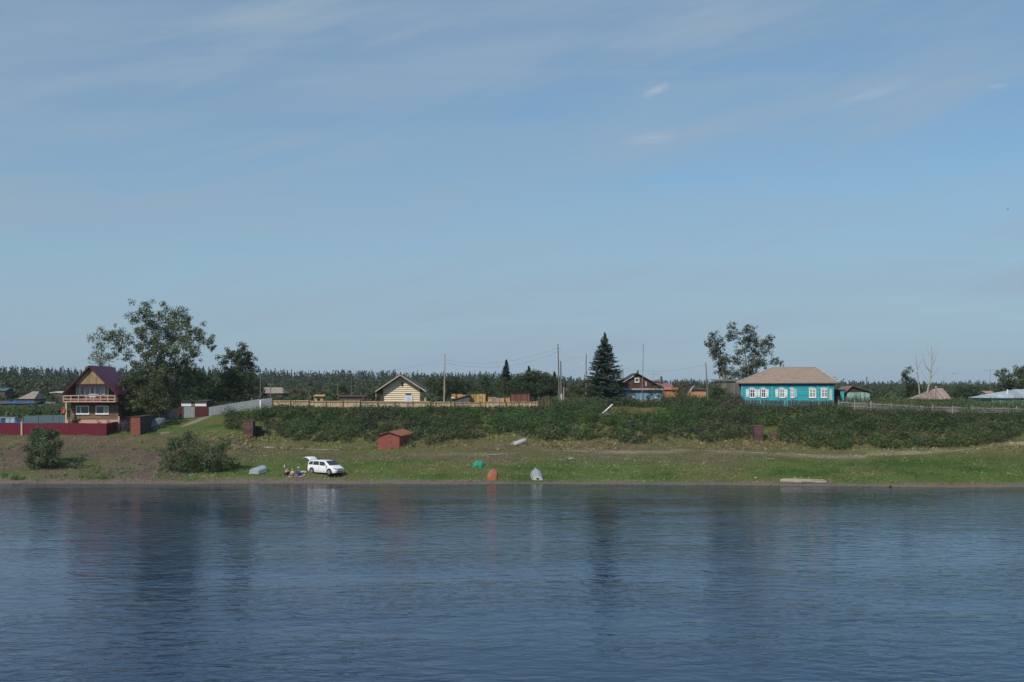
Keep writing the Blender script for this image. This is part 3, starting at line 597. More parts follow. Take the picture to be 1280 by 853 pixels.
def flowers():
    P_ = []
    for n, u0, u1, v0, v1, thr in ((900, 580, 800, 574, 596, .56), (500, 1050, 1340, 575, 596, .55), (420, 600, 760, 566, 576, .58), (350, 280, 360, 556, 580, .5), (500, 1060, 1230, 562, 567, .35), (220, 210, 300, 590, 600, .4), (420, 480, 900, 545, 560, .55), (120, 60, 240, 546, 556, .5)):
        v, f, c = tufts(n, u0, u1, v0, v1, .042, (1, 1, 1), lambda U, V, X, Y, Z, th=thr: nz(X, Y, 2, 66) > th, 2.6, .7)
        k = len(c)//4; cc_ = np.where(rng.random((k, 1)) < .35, [[.42, .40, .32]], [[.24, .27, .12]])*(.6+.5*rng.random((k, 1))); P_.append((v, f, np.repeat(cc_, 4, 0)))
    stuffmesh('wild_flowers', P_, 'scattered pale wild flowers in the grass of the bank', 'flowers')
flowers()
# pebbles on the gravel bank and the water's edge
def pebbles():
    n = 2600; U = rng.uniform(-60, 1340, n); Y = np.interp(U, [-60, 450, 600, 900, 1280], [131, 131, 130.3, 128.5, 126])+np.abs(rng.normal(size=n))*.9+.15
    lf = rng.random(n) < .55; U[lf] = rng.uniform(-60, 250, lf.sum()); Y[lf] = rng.uniform(131.3, 146, lf.sum())
    X = (U-CX)*Y/F; Z = gz(X, Y); s = .03+.07*rng.random(n)**3; o = np.array([(1, 0, 0), (-1, 0, 0), (0, 1, 0), (0, -1, 0), (0, 0, .6), (0, 0, -.6)])
    V = np.stack([X, Y, Z+s*.3], -1)[:, None]+o[None]*s[:, None, None]*(.7+.6*rng.random((n, 6, 1)))
    f = np.array([(0, 2, 4), (2, 1, 4), (1, 3, 4), (3, 0, 4), (2, 0, 5), (1, 2, 5), (3, 1, 5), (0, 3, 5)]); Fq = (np.arange(n)[:, None, None]*6+f[None]).reshape(-1, 3)
    c = np.repeat(np.array([.24, .21, .19])*(.5+.9*rng.random((n, 1))), 6, 0)
    tag(npmesh('gravel', V.reshape(-1, 3), Fq, LEAF0, c), 'loose stones along the waterline and on the bare bank', 'gravel', kind='stuff')
pebbles()
# ------------------------------------------------------------------ bushes on the bank
def bush(name, label, u, v, blobs, c, dens=300, size=.11, cat='bush', group=None, Y=None):
    b = hit(u, v) if Y is None else G(u, Y); t = thing(name, label, cat, b, group=group); s = b[1]/F; pts = []; rad = []
    for bu, bv, r in blobs:
        for k in range(7 if r > 6 else 4):
            p = P(bu+random.uniform(-.9, .9)*r, bv+random.uniform(-.8, .8)*r, b[1]+random.uniform(-1, 1)*r*s*1.2); g = float(gz(p[0], p[1])); pts.append((p[0], p[1], max(p[2], g+.15))); rad.append(r*s*random.uniform(.45, .8))
    V, Fq, Cc = clumps(pts, rad, dens, size, c, cvar=.35); npmesh('foliage', V, Fq, LEAF, Cc, parent=t)
    mb = MB()
    for p in pts[::5]: limb(mb, (b[0]+random.uniform(-.02, .02), b[1]+random.uniform(-.02, .02), b[2]-.1), p, .035, .01, 5)
    mb.build('stem', BARK, t); return t
bush('willow_bush', 'large round willow bush standing alone on the gravel bank', 52, 586, [(52, 541, 9), (42, 550, 9), (62, 548, 10), (50, 556, 12), (38, 565, 9), (66, 560, 10), (54, 570, 12), (42, 577, 9), (64, 573, 9), (52, 581, 9), (36, 579, 5), (70, 545, 5), (45, 536, 4)], (.098, .135, .062), 400, .085)
bush('willow_bush', 'widest willow bush on the bank below the footpath', 240, 590, [(215, 553, 8), (228, 548, 9), (240, 550, 9), (222, 562, 12), (240, 562, 12), (256, 560, 10), (210, 573, 10), (226, 575, 12), (244, 575, 12), (262, 570, 11), (275, 560, 9), (280, 553, 7), (272, 578, 10), (286, 572, 9), (234, 585, 9), (252, 585, 9), (214, 584, 7)], (.092, .130, .056), 380, .085)
bush('low_bush', 'small dark bush at the right foot of the widest willow bush', 294, 584, [(290, 577, 6), (298, 580, 4)], (.08, .095, .05), 300, .08)
bush('low_bush', 'bright green weedy bush low on the gravel bank left of the widest willow bush', 122, 599, [(122, 588, 5), (116, 594, 5), (126, 596, 6), (133, 597, 4), (103, 599, 4)], (.12, .18, .045), 380, .07)
bush('low_bush', 'small green weed clump by the water below the round willow bush', 22, 600, [(22, 597, 4), (16, 598, 3), (29, 599, 3), (5, 596, 4)], (.065, .10, .028), 300, .08)
bush('low_bush', 'low dark scrub on the slope right of the round willow bush', 82, 586, [(80, 580, 6), (90, 582, 5), (98, 577, 6), (106, 573, 5)], (.084, .098, .052), 220, .09)
bush('low_bush', 'light green young bush at the right side of the rust red boat shed', 511, 559, [(510, 553, 5), (515, 556, 4), (505, 557, 3)], (.075, .12, .035), 300, .08)
bush('low_bush', 'light green leafy bush at the foot of the embankment above the green boat', 553, 551, [(553, 548, 5), (547, 550, 4)], (.080, .12, .035), 300, .08)
bush('low_bush', 'bright low bush beside the rusty locker in the embankment', 968, 552, [(964, 549, 5), (972, 549, 5)], (.060, .12, .03), 300, .08)
bush('rowan', 'rowan bush turning orange in front of the brick coloured shed', 852, 505, [(846, 484, 6), (855, 480, 6), (860, 486, 5), (850, 490, 6), (841, 489, 5), (857, 477, 4), (850, 497, 6)], (.17, .105, .025), 190, .09, 'bush', Y=180)
bush('garden_shrub', 'dark green rounded shrub between the leaning pole and the plank barn', 896, 503, [(890, 488, 6), (898, 484, 7), (906, 486, 6), (896, 494, 8), (906, 496, 7), (888, 497, 6)], (.068, .1, .036), 220, .11, 'bush', Y=178)
bush('garden_shrub', 'grey leaved shrub at the left corner of the turquoise house', 920, 505, [(916, 496, 6), (923, 499, 5), (912, 501, 5)], (.060, .062, .042), 220, .10, 'bush', Y=169.5)
bush('garden_shrub', 'leafy shrub in front of the blue wall of the brown gabled house', 820, 503, [(816, 481, 4), (822, 486, 5), (816, 491, 5), (824, 495, 5), (811, 497, 4)], (.040, .060, .026), 200, .10, 'bush', Y=176)
bush('garden_shrub', 'dark shrub beside the lean-to of the log house', 462, 503, [(462, 494, 5), (456, 499, 5), (468, 499, 4)], (.040, .062, .026), 220, .10, 'bush', Y=169)
bush('garden_shrub', 'purple leaved shrub between the balcony house and the rusty shed', 157, 541, [(154, 529, 5), (160, 533, 5), (157, 538, 5)], (.045, .035, .050), 220, .09, 'bush', Y=156)
# ------------------------------------------------------------------ small builders for buildings
def window(par, u0, u1, v0, v1, Y, y, frame=WHITE, fw=.09, mull=0, cross=None, glass=GLASS, sill=True, name='window', label=None):
    """frame ring standing proud of the wall plane y (facing -Y), pane just in front of the wall"""
    x0, x1 = (u0-CX)*Y/F, (u1-CX)*Y/F; z1, z0 = H-(v0-HY)*Y/F, H-(v1-HY)*Y/F; m = MB()
    m.box(x0, x0+fw, y-.07, y+.02, z0, z1); m.box(x1-fw, x1, y-.07, y+.02, z0, z1); m.box(x0+fw, x1-fw, y-.07, y+.02, z1-fw, z1); m.box(x0+fw, x1-fw, y-.07, y+.02, z0, z0+fw)
    for k in range(mull): xm = x0+(x1-x0)*(k+1)/(mull+1); m.box(xm-fw*.35, xm+fw*.35, y-.06, y+.02, z0+fw, z1-fw)
    if cross: zc = z0+(z1-z0)*cross; m.box(x0+fw, x1-fw, y-.055, y+.02, zc-fw*.3, zc+fw*.3)
    if sill: m.box(x0-.05, x1+.05, y-.14, y+.02, z0-.05, z0-.003)
    w = m.build(name, frame, par)
    g = MB(); g.box(x0+fw*.5, x1-fw*.5, y-.03, y+.015, z0+fw*.5, z1-fw*.5); g.build('pane', glass, w); return w
CURT = mat('net_curtain_glass', (.42, .40, .36), (.10, .11, .12), 1.5, (1, 1, .6), .12, spec=.8)
def wbox(m, u0, u1, v0, v1, Y, y0, y1): return m.box((u0-CX)*Y/F, (u1-CX)*Y/F, y0, y1, H-(v1-HY)*Y/F, H-(v0-HY)*Y/F)
def fence_run(name, label, a, b, h, m, post=None, pstep=2.5, ph=None, thick=.03, group=None, rails=None, parts_name='panel', gapped=0, pw=.09, cat='fence', seed=1):
    """a, b world ground points; follows the terrain"""
    a = Vector(a); b = Vector(b); L = (b-a).length; n = max(1, int(round(L/pstep))); t = thing(name, label, cat, a, group=group); d = (b-a).normalized(); rz = math.atan2(d.y, d.x)
    pm = MB(); rs = random.Random(seed)
    q = lambda s: (lambda p: Vector((p.x, p.y, a.z+(b.z-a.z)*s/L)))(a+d*s)
    if gapped:
        s = 0
        while s < L:
            p = q(s); hh = h*(1+rs.uniform(-.08, .06)); k = rs.uniform(-.012, .012); w = gapped*.8
            if rs.random() > .04: pm.bar(p+Vector((0, 0, .0)), p+Vector((k*4, 0, hh)), w, thick)
            s += gapped
    else:
        for i in range(n):
            p0, p1 = q(L*i/n), q(L*(i+1)/n); dz = rs.uniform(-.03, .03); o = Vector((0, 0, -.25))
            pm.slab([p0+o, p1+o, p1+Vector((0, 0, h+dz)), p0+Vector((0, 0, h+dz))], Vector((-d.y, d.x, 0))*thick)
    pm.build(parts_name, m, t)
    if rails:
        rm = MB(); nn = Vector((-d.y, d.x, 0))*-.06
        for rh in rails: rm.bar(a+Vector((0, 0, h*rh))+nn, b+Vector((0, 0, h*rh))+nn, .05, .08)
        rm.build('rail', post or m, t)
    if post:
        nn = Vector((-d.y, d.x, 0))*-.1
        for i in range(n+1):
            p = q(L*i/n)+nn; mb = MB(); hh = (ph or h)+rs.uniform(-.02, .08); mb.bar(p+Vector((0, 0, -.3)), p+Vector((0, 0, hh)), pw); mb.build('post', post, t)
    return t
# ------------------------------------------------------------------ balcony house
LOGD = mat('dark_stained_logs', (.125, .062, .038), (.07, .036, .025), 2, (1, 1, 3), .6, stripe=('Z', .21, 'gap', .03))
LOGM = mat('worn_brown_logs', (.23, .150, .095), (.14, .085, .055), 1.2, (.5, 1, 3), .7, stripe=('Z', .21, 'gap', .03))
PLANKV = mat('raw_pine_planks', (.43, .295, .165), (.22, .14, .085), 1.6, (3, 1, .5), .75, stripe=('X', .15, 'gap', .015))
PURPLE = mat('plum_roof_sheet', (.135, .028, .085), (.105, .022, .066), 1, rough=.4, stripe=('Y', .35, 'gap', .03))
REDB = mat('brown_trim', (.075, .022, .022), (.05, .018, .018), 2, rough=.55)
PINK = mat('pink_plaster', (.58, .33, .27), (.50, .28, .23), 2, rough=.85)
RAILP = mat('pale_red_paint', (.62, .40, .32), (.48, .30, .24), 4, rough=.6)
REDDECK = mat('reddish_board', (.30, .095, .06), (.2, .06, .045), 3, rough=.7)
Yh = 158.0
base = G(113, Yh); hb = thing('balcony_house', 'two storey brown log house with steep plum roof and a railed balcony', 'house', (base[0], Yh, base[2]))
wx = lambda u, Y=Yh: (u-CX)*Y/F
wz = lambda v, Y=Yh: H-(v-HY)*Y/F
g0 = base[2]-.6; yw = Yh+1.3                       # main wall plane is behind the balcony
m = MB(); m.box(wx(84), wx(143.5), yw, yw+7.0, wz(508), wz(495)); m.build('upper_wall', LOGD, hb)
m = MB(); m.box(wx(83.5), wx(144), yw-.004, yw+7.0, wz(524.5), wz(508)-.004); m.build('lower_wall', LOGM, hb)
m = MB(); m.box(wx(97), wx(144.6), yw-.10, yw+7.1, g0, wz(525)); m.box(wx(83), wx(97), yw+.3, yw+7.1, g0, wz(525)-.01); m.build('plinth', PINK, hb)
rzp = (wx(112.2), wz(458.2)); eL = (wx(77.5), wz(494)); eR = (wx(146.8), wz(493.5))
gy_ = Yh+.25
m = MB(); k = .615; a1 = (rzp[0]+(eL[0]-rzp[0])*k, rzp[1]+(eL[1]-rzp[1])*k); a2 = (rzp[0]+(eR[0]-rzp[0])*k, rzp[1]+(eR[1]-rzp[1])*k)
m.slab([(rzp[0], gy_, rzp[1]-.12), (a1[0]+.12, gy_, a1[1]), (a2[0]-.12, gy_, a2[1])], (0, .12, 0)); m.build('gable', PLANKV, hb)
m = MB(); m.slab([(rzp[0], yw-.002, rzp[1]-.3), (eL[0]+.3, yw-.002, eL[1]), (eR[0]-.3, yw-.002, eR[1])], (0, .1, 0)); m.build('gable_wall', LOGD, hb)
m = MB(); m.slab([(rzp[0], yw+7.1, rzp[1]-.3), (eL[0]+.3, yw+7.1, eL[1]), (eR[0]-.3, yw+7.1, eR[1])], (0, .1, 0)); m.build('gable_wall', LOGD, hb)
m = MB(); m.box(a1[0], a2[0], gy_-.06, gy_+.1, a1[1]-.2, a1[1]-.005); m.build('tie_beam', REDB, hb)
rf = MB()
for e in (eL, eR):
    s_ = 1 if e is eR else -1; dx, dz = e[0]-rzp[0], e[1]-rzp[1]; L = math.hypot(dx, dz); nx, nz_ = -dz/L*s_*1, abs(dx)/L
    rf.slab([(rzp[0], Yh-.15, rzp[1]), (e[0], Yh-.15, e[1]), (e[0], Yh+8.9, e[1]), (rzp[0], Yh+8.9, rzp[1])], (0, 0, .13))
rf.build('roof', PURPLE, hb)
m = MB()
for e in (eL, eR): m.bar((rzp[0], Yh-.19, rzp[1]+.03), (e[0], Yh-.19, e[1]+.03), .06, .2)
m.build('bargeboard', REDB, hb)
m = MB(); m.box(wx(79), wx(144.5), Yh-.1, yw-.005, wz(503), wz(503)+.14); m.build('balcony_floor', RAILP, hb)
rl = MB(); 
for v in (494.4, 498.6): rl.box(wx(79), wx(144.5), Yh-.1, Yh-.02, wz(v)-.11, wz(v))
for e in (79, 143.8):
    for v in (494.4, 498.6): rl.box(wx(e), wx(e)+.07, Yh-.02, yw-.01, wz(v)-.1, wz(v))
rl.build('balcony_rail', RAILP, hb)
for u in (79.5, 89, 98.4, 108, 117, 126, 135, 144): m = MB(); m.box(wx(u)-.05, wx(u)+.05, Yh-.12, Yh-.025, wz(503)+.14, wz(494)+.0); m.build('baluster', RAILP, hb)
m = MB(); m.box(wx(90), wx(126), Yh-.015, Yh+.01, wz(501.6), wz(499.6)); m.build('balcony_board', REDDECK, hb)
for u in (82.6,): m = MB(); m.box(wx(u)-.1, wx(u)+.1, Yh-.05, Yh+.15, wz(529), wz(503)-.004); m.build('porch_post', RAILP, hb)
m = MB(); m.box(wx(81.5), wx(85.5), Yh-.1, Yh+.3, g0, wz(525)); m.build('porch_pier', PINK, hb)
UW = [(95.3, 99.6), (99.9, 106.6), (107.2, 112.4), (112.9, 118.8), (119.3, 125.4), (125.8, 130.4), (130.8, 135.8)]
GL2 = mat('bluish_glass', (.16, .20, .25), (.05, .06, .08), 1.2, rough=.08, spec=.9); GLB = mat('painted_reflection_glass', (.36, .42, .48), (.2, .25, .3), 1.2, rough=.08, spec=.9)  # the paler glass has a reflection painted into its base colour
for i, (a, b) in enumerate(UW): window(hb, a, b, 482.4, 493.6, Yh+1.3, yw, fw=.10 if i in (1, 3, 6) else .06, glass=(GL2, GLASS, GL2, GLASS, GL2, GLB, GLASS)[i], sill=False)
window(hb, 95, 111.6, 507.3, 518, Yh+1.3, yw, fw=.13, mull=0, glass=GLASS); window(hb, 119.6, 136, 507.3, 518, Yh+1.3, yw, fw=.13, glass=GLASS)
m = MB(); m.box(wx(101, yw)-.06, wx(101, yw)+.06, yw-.075, yw-.01, wz(517, yw), wz(508, yw)); m.build('mullion', WHITE, hb)
m = MB(); m.box(wx(130.3, yw)-.06, wx(130.3, yw)+.06, yw-.075, yw-.01, wz(517, yw), wz(508, yw)); m.build('mullion', WHITE, hb)
m = MB(); m.box(wx(131, yw), wx(135, yw), yw-.078, yw-.035, wz(516.6, yw), wz(508.6, yw)); m.build('curtain', CURT, hb)
m = MB(); m.box(wx(88, yw), wx(96, yw), yw+.26, yw+.295, g0, wz(526, yw)); m.build('cellar_opening', REDB, hb)
# things on the balcony and wall
t = thing('garden_table', 'small white table standing on the balcony', 'table', (wx(115), Yh+.45, wz(503)+.14)); m = MB(); m.box(-.45, .45, -.25, .25, .68, .74); m.build('tabletop', WHITE, t, w=False)
m = MB(); m.box(-.46, .46, -.262, -.25, .42, .72); m.build('tablecloth', WHITE, t, w=False)
for sx in (-.38, .38):
    for sy in (-.2, .2): m = MB(); m.box(sx-.03, sx+.03, sy-.03, sy+.03, 0, .68); m.build('leg', WHITE, t, w=False)
def chair(x, y, z, label):
    t = thing('chair', label, 'chair', (x, y, z)); wm = LOGM
    m = MB(); m.box(-.22, .22, -.22, .22, .42, .46); m.build('seat', wm, t, w=False); m = MB(); m.box(-.22, .22, .19, .22, .5, .95); m.build('backrest', wm, t, w=False)
    for sx in (-.2, .2):
        for sy in (-.2, .2): m = MB(); m.box(sx-.02, sx+.02, sy-.02, sy+.02, 0, .42); m.build('leg', wm, t, w=False)
chair(wx(106), Yh+.5, wz(503)+.14, 'brown wooden chair left of the white balcony table'); chair(wx(123), Yh+.5, wz(503)+.14, 'brown wooden chair right of the white balcony table'); chair(wx(131), Yh+.5, wz(503)+.14, 'brown wooden chair furthest right on the balcony')
ORNG = mat('orange_red_paint', (.42, .10, .04), (.30, .07, .035), 3, rough=.5)
t = thing('satellite_dish', 'orange red satellite dish on the left corner of the balcony house', 'dish', (wx(79.4), Yh-.1, wz(512.8)))
bm_v = []; m = MB(); n = 18; vs = [(0, .08, 0)]; fs = []
for j, rr in enumerate((.18, .33, .44)):
    for k in range(n): vs.append((rr*math.cos(k*6.283/n)*.62, .08-(rr/.44)**2*.16, rr*math.sin(k*6.283/n)))
for k in range(n): fs.append((0, 1+k, 1+(k+1) % n))
for j in range(2):
    for k in range(n): fs.append((1+j*n+k, 1+(j+1)*n+k, 1+(j+1)*n+(k+1) % n, 1+j*n+(k+1) % n))
m.add(vs, fs); d_ = m.build('reflector', ORNG, t, w=False, smooth=True); sm_ = d_.modifiers.new('t', 'SOLIDIFY'); sm_.thickness = .02
m = MB(); m.tube([(0, .08, 0), (.2, .15, 0), (.3, .2, -.1)], .025); m.tube([(0, .05, -.3), (0, -.35, 0)], .015); m.build('arm', STEEL, t, w=False)
for i, (u, w_) in enumerate(((122.5, 'left'), (134.5, 'right'))):
    bush('flower_pot_plant', f'potted plant hanging on the pink plinth, the {w_} of two', u, 528, [(u, 526.6, 1.6), (u+.6, 528, 1.4)], (.11, .06, .03), 400, .05, 'plant', Y=Yh+.9)
# burgundy fence
BURG = mat('burgundy_sheet', (.155, .018, .030), (.12, .015, .026), 1, rough=.45, stripe=('X', .2, 'wave', .02))
BURGY = mat('burgundy_sheet_side', (.155, .018, .030), (.12, .015, .026), 1, rough=.45, stripe=('Y', .2, 'wave', .02))
PPOST = mat('pinkish_post', (.52, .38, .33), (.42, .30, .26), 4, rough=.8)
def gp(u, v): return hit(u, v)
fa = P(-60, 542, 152.5); fb = P(27.3, 542, 152.3); fc = P(133, 542.3, 151.6); fd = (P(147.5, 540, 157.4)[0], 157.4, fb[2]+.05)
fence_run('metal_fence', 'burgundy sheet metal fence reaching in from the left edge', fa, fb, 1.32, BURG, pstep=3)
fence_run('metal_fence', 'burgundy sheet metal fence in front of the balcony house', (fb[0]+.08, fb[1], fb[2]), fc, 1.32, BURG, pstep=3)
fence_run('metal_fence', 'short burgundy fence side running back past the balcony house', fc, fd, 1.32, BURGY, pstep=3)
for (p, l, hh) in ((fb, 'pinkish fence post where the two long burgundy fences meet', 1.45), ((fd[0]+.12, fd[1], fd[2]), 'tall pale post at the right end of the burgundy fence', 1.95)):
    m = MB(); m.box(p[0]-.1, p[0]+.1, p[1]-.12, p[1]+.08, p[2]-.3, p[2]+hh); m.box(p[0]-.13, p[0]+.13, p[1]-.15, p[1]+.11, p[2]+hh, p[2]+hh+.06)
    tag(m.build('fence_post', PPOST, loc=p), l, 'post')
# behind the fence at the left
TEALF = mat('grey_teal_sheet', (.10, .17, .20), (.08, .13, .16), 1.5, rough=.5, stripe=('X', .25, 'wave', .02))
GREYF = mat('pale_grey_sheet', (.30, .36, .38), (.22, .27, .29), 1.5, rough=.5, stripe=('X', .25, 'wave', .02))
fence_run('metal_fence', 'grey teal sheet fence behind the burgundy fence and the blue car', P(29, 531, 186), P(84, 530, 186), 1.35, TEALF, post=STEEL, pstep=2.1, pw=.06)
fence_run('metal_fence', 'pale grey sheet fence at the left edge behind the blue car', P(-40, 532, 187), P(9, 531, 187), 1.1, GREYF, post=STEEL, pstep=2.2, pw=.06)
# the blue car behind the burgundy fence
BLUEP = mat('blue_car_paint', (.02, .12, .34), (.018, .10, .30), 1, rough=.3, spec=.6); TYRE = mat('tyre_rubber', (.02, .02, .02), (.03, .03, .03), 5, rough=.9); BLACK = mat('black_plastic', (.02, .02, .022), (.03, .03, .03), 4, rough=.5)
CHROME = mat('headlamp_glass', (.55, .57, .6), (.4, .42, .45), 4, rough=.12, metal=.5); BEIGE = mat('beige_roof', (.52, .47, .36), (.42, .38, .3), 3, rough=.6)
def wheel(par, x, y, r=.32, side=1, w=.2):
    m = MB(); m.tube([(x, y-side*w, r), (x, y, r)], [r, r], 20); wh = m.build('wheel', TYRE, par, w=False)
    m = MB(); m.tube([(x, y, r), (x, y+side*.012, r)], [r*.66, r*.6], 16)
    m.build('rim', CHROME, wh, w=False); return wh
def ring_body(name, st, m_, par, sub=0, smooth=True):
    """st = list of (x, [(y, z)...half section from bottom centre to top centre]) mirrored in y"""
    m = MB(); k = len(st[0][1]); full = []
    for x, sec in st:
        ring = [(x, -y, z) for y, z in sec]+[(x, y, z) for y, z in reversed(sec[1:-1])]; full.append(ring)
    n = len(full[0]); vs = [p for r in full for p in r]; fs = []
    for i in range(len(full)-1):
        for j in range(n): fs.append((i*n+j, i*n+(j+1) % n, (i+1)*n+(j+1) % n, (i+1)*n+j))
    fs.append(tuple(range(n))); fs.append(tuple((len(full)-1)*n+j for j in range(n))); m.add(vs, fs)
    o = m.build(name, m_, par, w=False, smooth=False, sub=sub)
    if smooth:
        for p in o.data.polygons: p.use_smooth = True
        try: o.data.set_sharp_from_angle(angle=R(38))
        except Exception: pass
    return o
g = (wx(18.5, 176), 176, min(G(18.5, 176)[2], wz(521.3, 176)-1.8)); car = thing('parked_car', 'blue boxy off-road car with beige roof half hidden behind the burgundy fence', 'car', g, rz=R(-4))
def sec(w, zb, zbelt, zt, rw): return [(0, zb), (w*.94, zb), (w, zb+.25), (w, zbelt-.08), (w*.98, zbelt), (rw, zt-.07), (rw-.12, zt), (0, zt)]
ring_body('body', [(-1.9, sec(.78, .45, .95, 1.0, .76)), (-1.85, sec(.8, .4, 1.0, 1.72, .70)), (.35, sec(.8, .35, 1.0, 1.75, .70)), (.75, sec(.8, .35, 1.0, 1.08, .78)), (1.75, sec(.8, .35, .95, 1.0, .76)), (1.85, sec(.78, .45, .85, .9, .74))], BLUEP, car)
m = MB(); m.box(-1.84, .4, -.72, .72, 1.752, 1.80); m.build('roof', BEIGE, car, w=False)
for a, b in ((-1.7, -1.1), (-.98, -.4), (-.28, .3)):
    m = MB(); m.add([(a, -.80, 1.03), (b, -.80, 1.03), (b-.02, -.715, 1.66), (a+.02, -.715, 1.66), (a, -.70, 1.03), (b, -.70, 1.03), (b, -.60, 1.66), (a, -.60, 1.66)], [(0, 1, 2, 3), (4, 5, 6, 7), (0, 1, 5, 4), (1, 2, 6, 5), (2, 3, 7, 6), (3, 0, 4, 7)]); m.build('window', GLB if a < .2 and a > -1.2 else GLASS, car, w=False)
m = MB(); m.add([(.42, -.62, 1.68), (.42, .62, 1.68), (.775, .68, 1.10), (.775, -.68, 1.10), (.36, -.62, 1.66), (.36, .62, 1.66), (.70, .68, 1.08), (.70, -.68, 1.08)], [(0, 1, 2, 3), (4, 5, 6, 7), (0, 1, 5, 4), (1, 2, 6, 5), (2, 3, 7, 6), (3, 0, 4, 7)]); m.build('windscreen', GLASS, car, w=False)
for x in (-1.2, 1.15):
    for s_ in (-1, 1): wheel(car, x, s_*.80, .34, s_)
# far left: blue roof, rubble roof, long white roof, old fence boards
ASB = mat('weathered_grey_slate', (.34, .29, .26), (.22, .19, .17), 1.2, (1, 1, 1), .9, stripe=('X', .2, 'wave', .02))
OLDW = mat('old_grey_boards', (.20, .18, .165), (.11, .10, .09), 1.5, (2, 1, .5), .9, stripe=('X', .18, 'gap', .02))
OLDD = mat('dark_old_boards', (.085, .07, .06), (.05, .042, .038), 1.5, (2, 1, .5), .9, stripe=('X', .2, 'gap', .02))
BLUER = mat('blue_roof_sheet', (.02, .10, .42), (.02, .07, .26), .8, rough=.45, stripe=('X', .3, 'wave', .02)); BLUED = mat('faded_blue_sheet', (.05, .07, .16), (.10, .09, .14), .8, rough=.7)
RUSTW = mat('rust_brown_wall', (.22, .10, .06), (.12, .06, .04), 2, rough=.85)
BRWALL = mat('brown_wall', (.12, .085, .065), (.08, .06, .045), 2, rough=.85); PALEW = mat('pale_wall', (.55, .50, .42), (.38, .34, .28), 1.5, rough=.85)
def shed(name, label, u0, u1, veave, vridge, vbase, Y, depth, roofm, wallm, kind='gable_x', over=.25, cat='shed', slope=None, door=None, ridge=None, g=True, extra=None, rt=.07):
    """kind: gable_x ridge along X; gable_y ridge along Y (gable to the river); hip; mono (single slope rising to the back)"""
    x0, x1 = wx(u0, Y), wx(u1, Y); ze = wz(veave, Y); zb = wz(vbase, Y)-.5; zr = wz(vridge, Y+(depth/2 if kind in ('gable_x', 'hip') else 0)); base = ((x0+x1)/2, Y, wz(vbase, Y)); t = thing(name, label, cat, base)
    y0, y1 = Y, Y+depth; yc = (y0+y1)/2; xc = (x0+x1)/2; m = MB(); m.box(x0+over, x1-over, y0+over, y1-over, zb, ze-.02); m.build('wall', wallm, t); r = MB(); d = (0, 0, rt)
    if kind == 'gable_x':
        r.slab([(x0, y0, ze), (x1, y0, ze), (x1, yc, zr), (x0, yc, zr)], d); r.slab([(x0, yc, zr), (x1, yc, zr), (x1, y1, ze), (x0, y1, ze)], d)
        for x in (x0+over, x1-over): q = MB(); q.slab([(x, y0+over, ze-.02), (x, y1-over, ze-.02), (x, yc, zr-.06)], (.05 if x == x0+over else -.05, 0, 0)); q.build('gable', wallm, t)
    elif kind == 'gable_y':
        xr = ridge if ridge is not None else xc
        r.slab([(x0, y0, ze), (xr, y0, zr), (xr, y1, zr), (x0, y1, ze)], d); r.slab([(xr, y0, zr), (x1, y0, ze), (x1, y1, ze), (xr, y1, zr)], d)
        q = MB(); q.slab([(x0+over, y0+over, ze-.02), (x1-over, y0+over, ze-.02), (xr, y0+over, zr-.08)], (0, .06, 0)); q.build('gable', extra or wallm, t)
    elif kind == 'hip':
        a, b = ridge if ridge else (x0+(x1-x0)*.3, x0+(x1-x0)*.7)
        vs = [(x0, y0, ze), (x1, y0, ze), (x1, y1, ze), (x0, y1, ze), (a, yc, zr), (b, yc, zr)]
        r.add(vs+[(p[0], p[1], p[2]-.08) for p in vs[:4]], [(0, 1, 5, 4), (1, 2, 5), (2, 3, 4, 5), (3, 0, 4), (0, 1, 7, 6), (1, 2, 8, 7), (2, 3, 9, 8), (3, 0, 6, 9), (6, 7, 8, 9)])
    else:
        s2 = slope or .5; r.slab([(x0, y0, ze), (x1, y0, ze), (x1, y1, ze+s2), (x0, y1, ze+s2)], d)
    r.build('roof', roofm, t)
    if door:
        dm, du0, du1, dv = door; m = MB(); m.box(wx(du0, Y), wx(du1, Y), y0+over-.05, y0+over-.005, zb, wz(dv, Y)); m.build('door', dm, t)
    return t
t = shed('barn', 'long low barn with a blue roof left of the balcony house', -30, 42, 505, 502.4, 512, 232, 7, BLUED, BRWALL, 'gable_x')
m = MB(); m.slab([(wx(27, 232), 231.99, wz(505, 232)+.08), (wx(42, 232), 231.99, wz(505, 232)+.08), (wx(42, 232), 235.4, wz(502.4, 235.4)+.08), (wx(27, 232), 235.4, wz(502.4, 235.4)+.08)], (0, 0, .05)); m.build('bright_roof_sheet', BLUER, t)
m = MB(); m.slab([(wx(8, 232), 231.99, wz(505, 232)+.08), (wx(19, 232), 231.99, wz(505, 232)+.08), (wx(19, 232), 235.4, wz(502.4, 235.4)+.08), (wx(8, 232), 235.4, wz(502.4, 235.4)+.08)], (0, 0, .05)); m.build('bright_roof_sheet', BLUER, t)
shed('cottage', 'old cottage with a patchy grey slate roof behind the blue barn roof', 22, 43, 498.5, 489.5, 506, 262, 7, ASB, BRWALL, 'hip', ridge=(wx(33, 262), wx(41, 262)))
shed('long_shed', 'long low shed with a pale roof edge just left of the balcony house', 62, 84, 491.6, 489.6, 497, 300, 6, PALEW, BRWALL, 'mono', slope=.3, rt=.18)
shed('hut', 'tiny hut with a teal roof at the left edge in the trees', -12, 7, 489, 485.5, 497, 300, 6, TEALF, BRWALL, 'gable_x')
fence_run('board_fence', 'broken weathered board fence between the blue barn and the balcony house', P(44, 514, 222), P(73, 513, 226), 1.1, OLDW, post=OLDD, pstep=2.2, ph=1.4, gapped=.34, rails=(.3, .8))
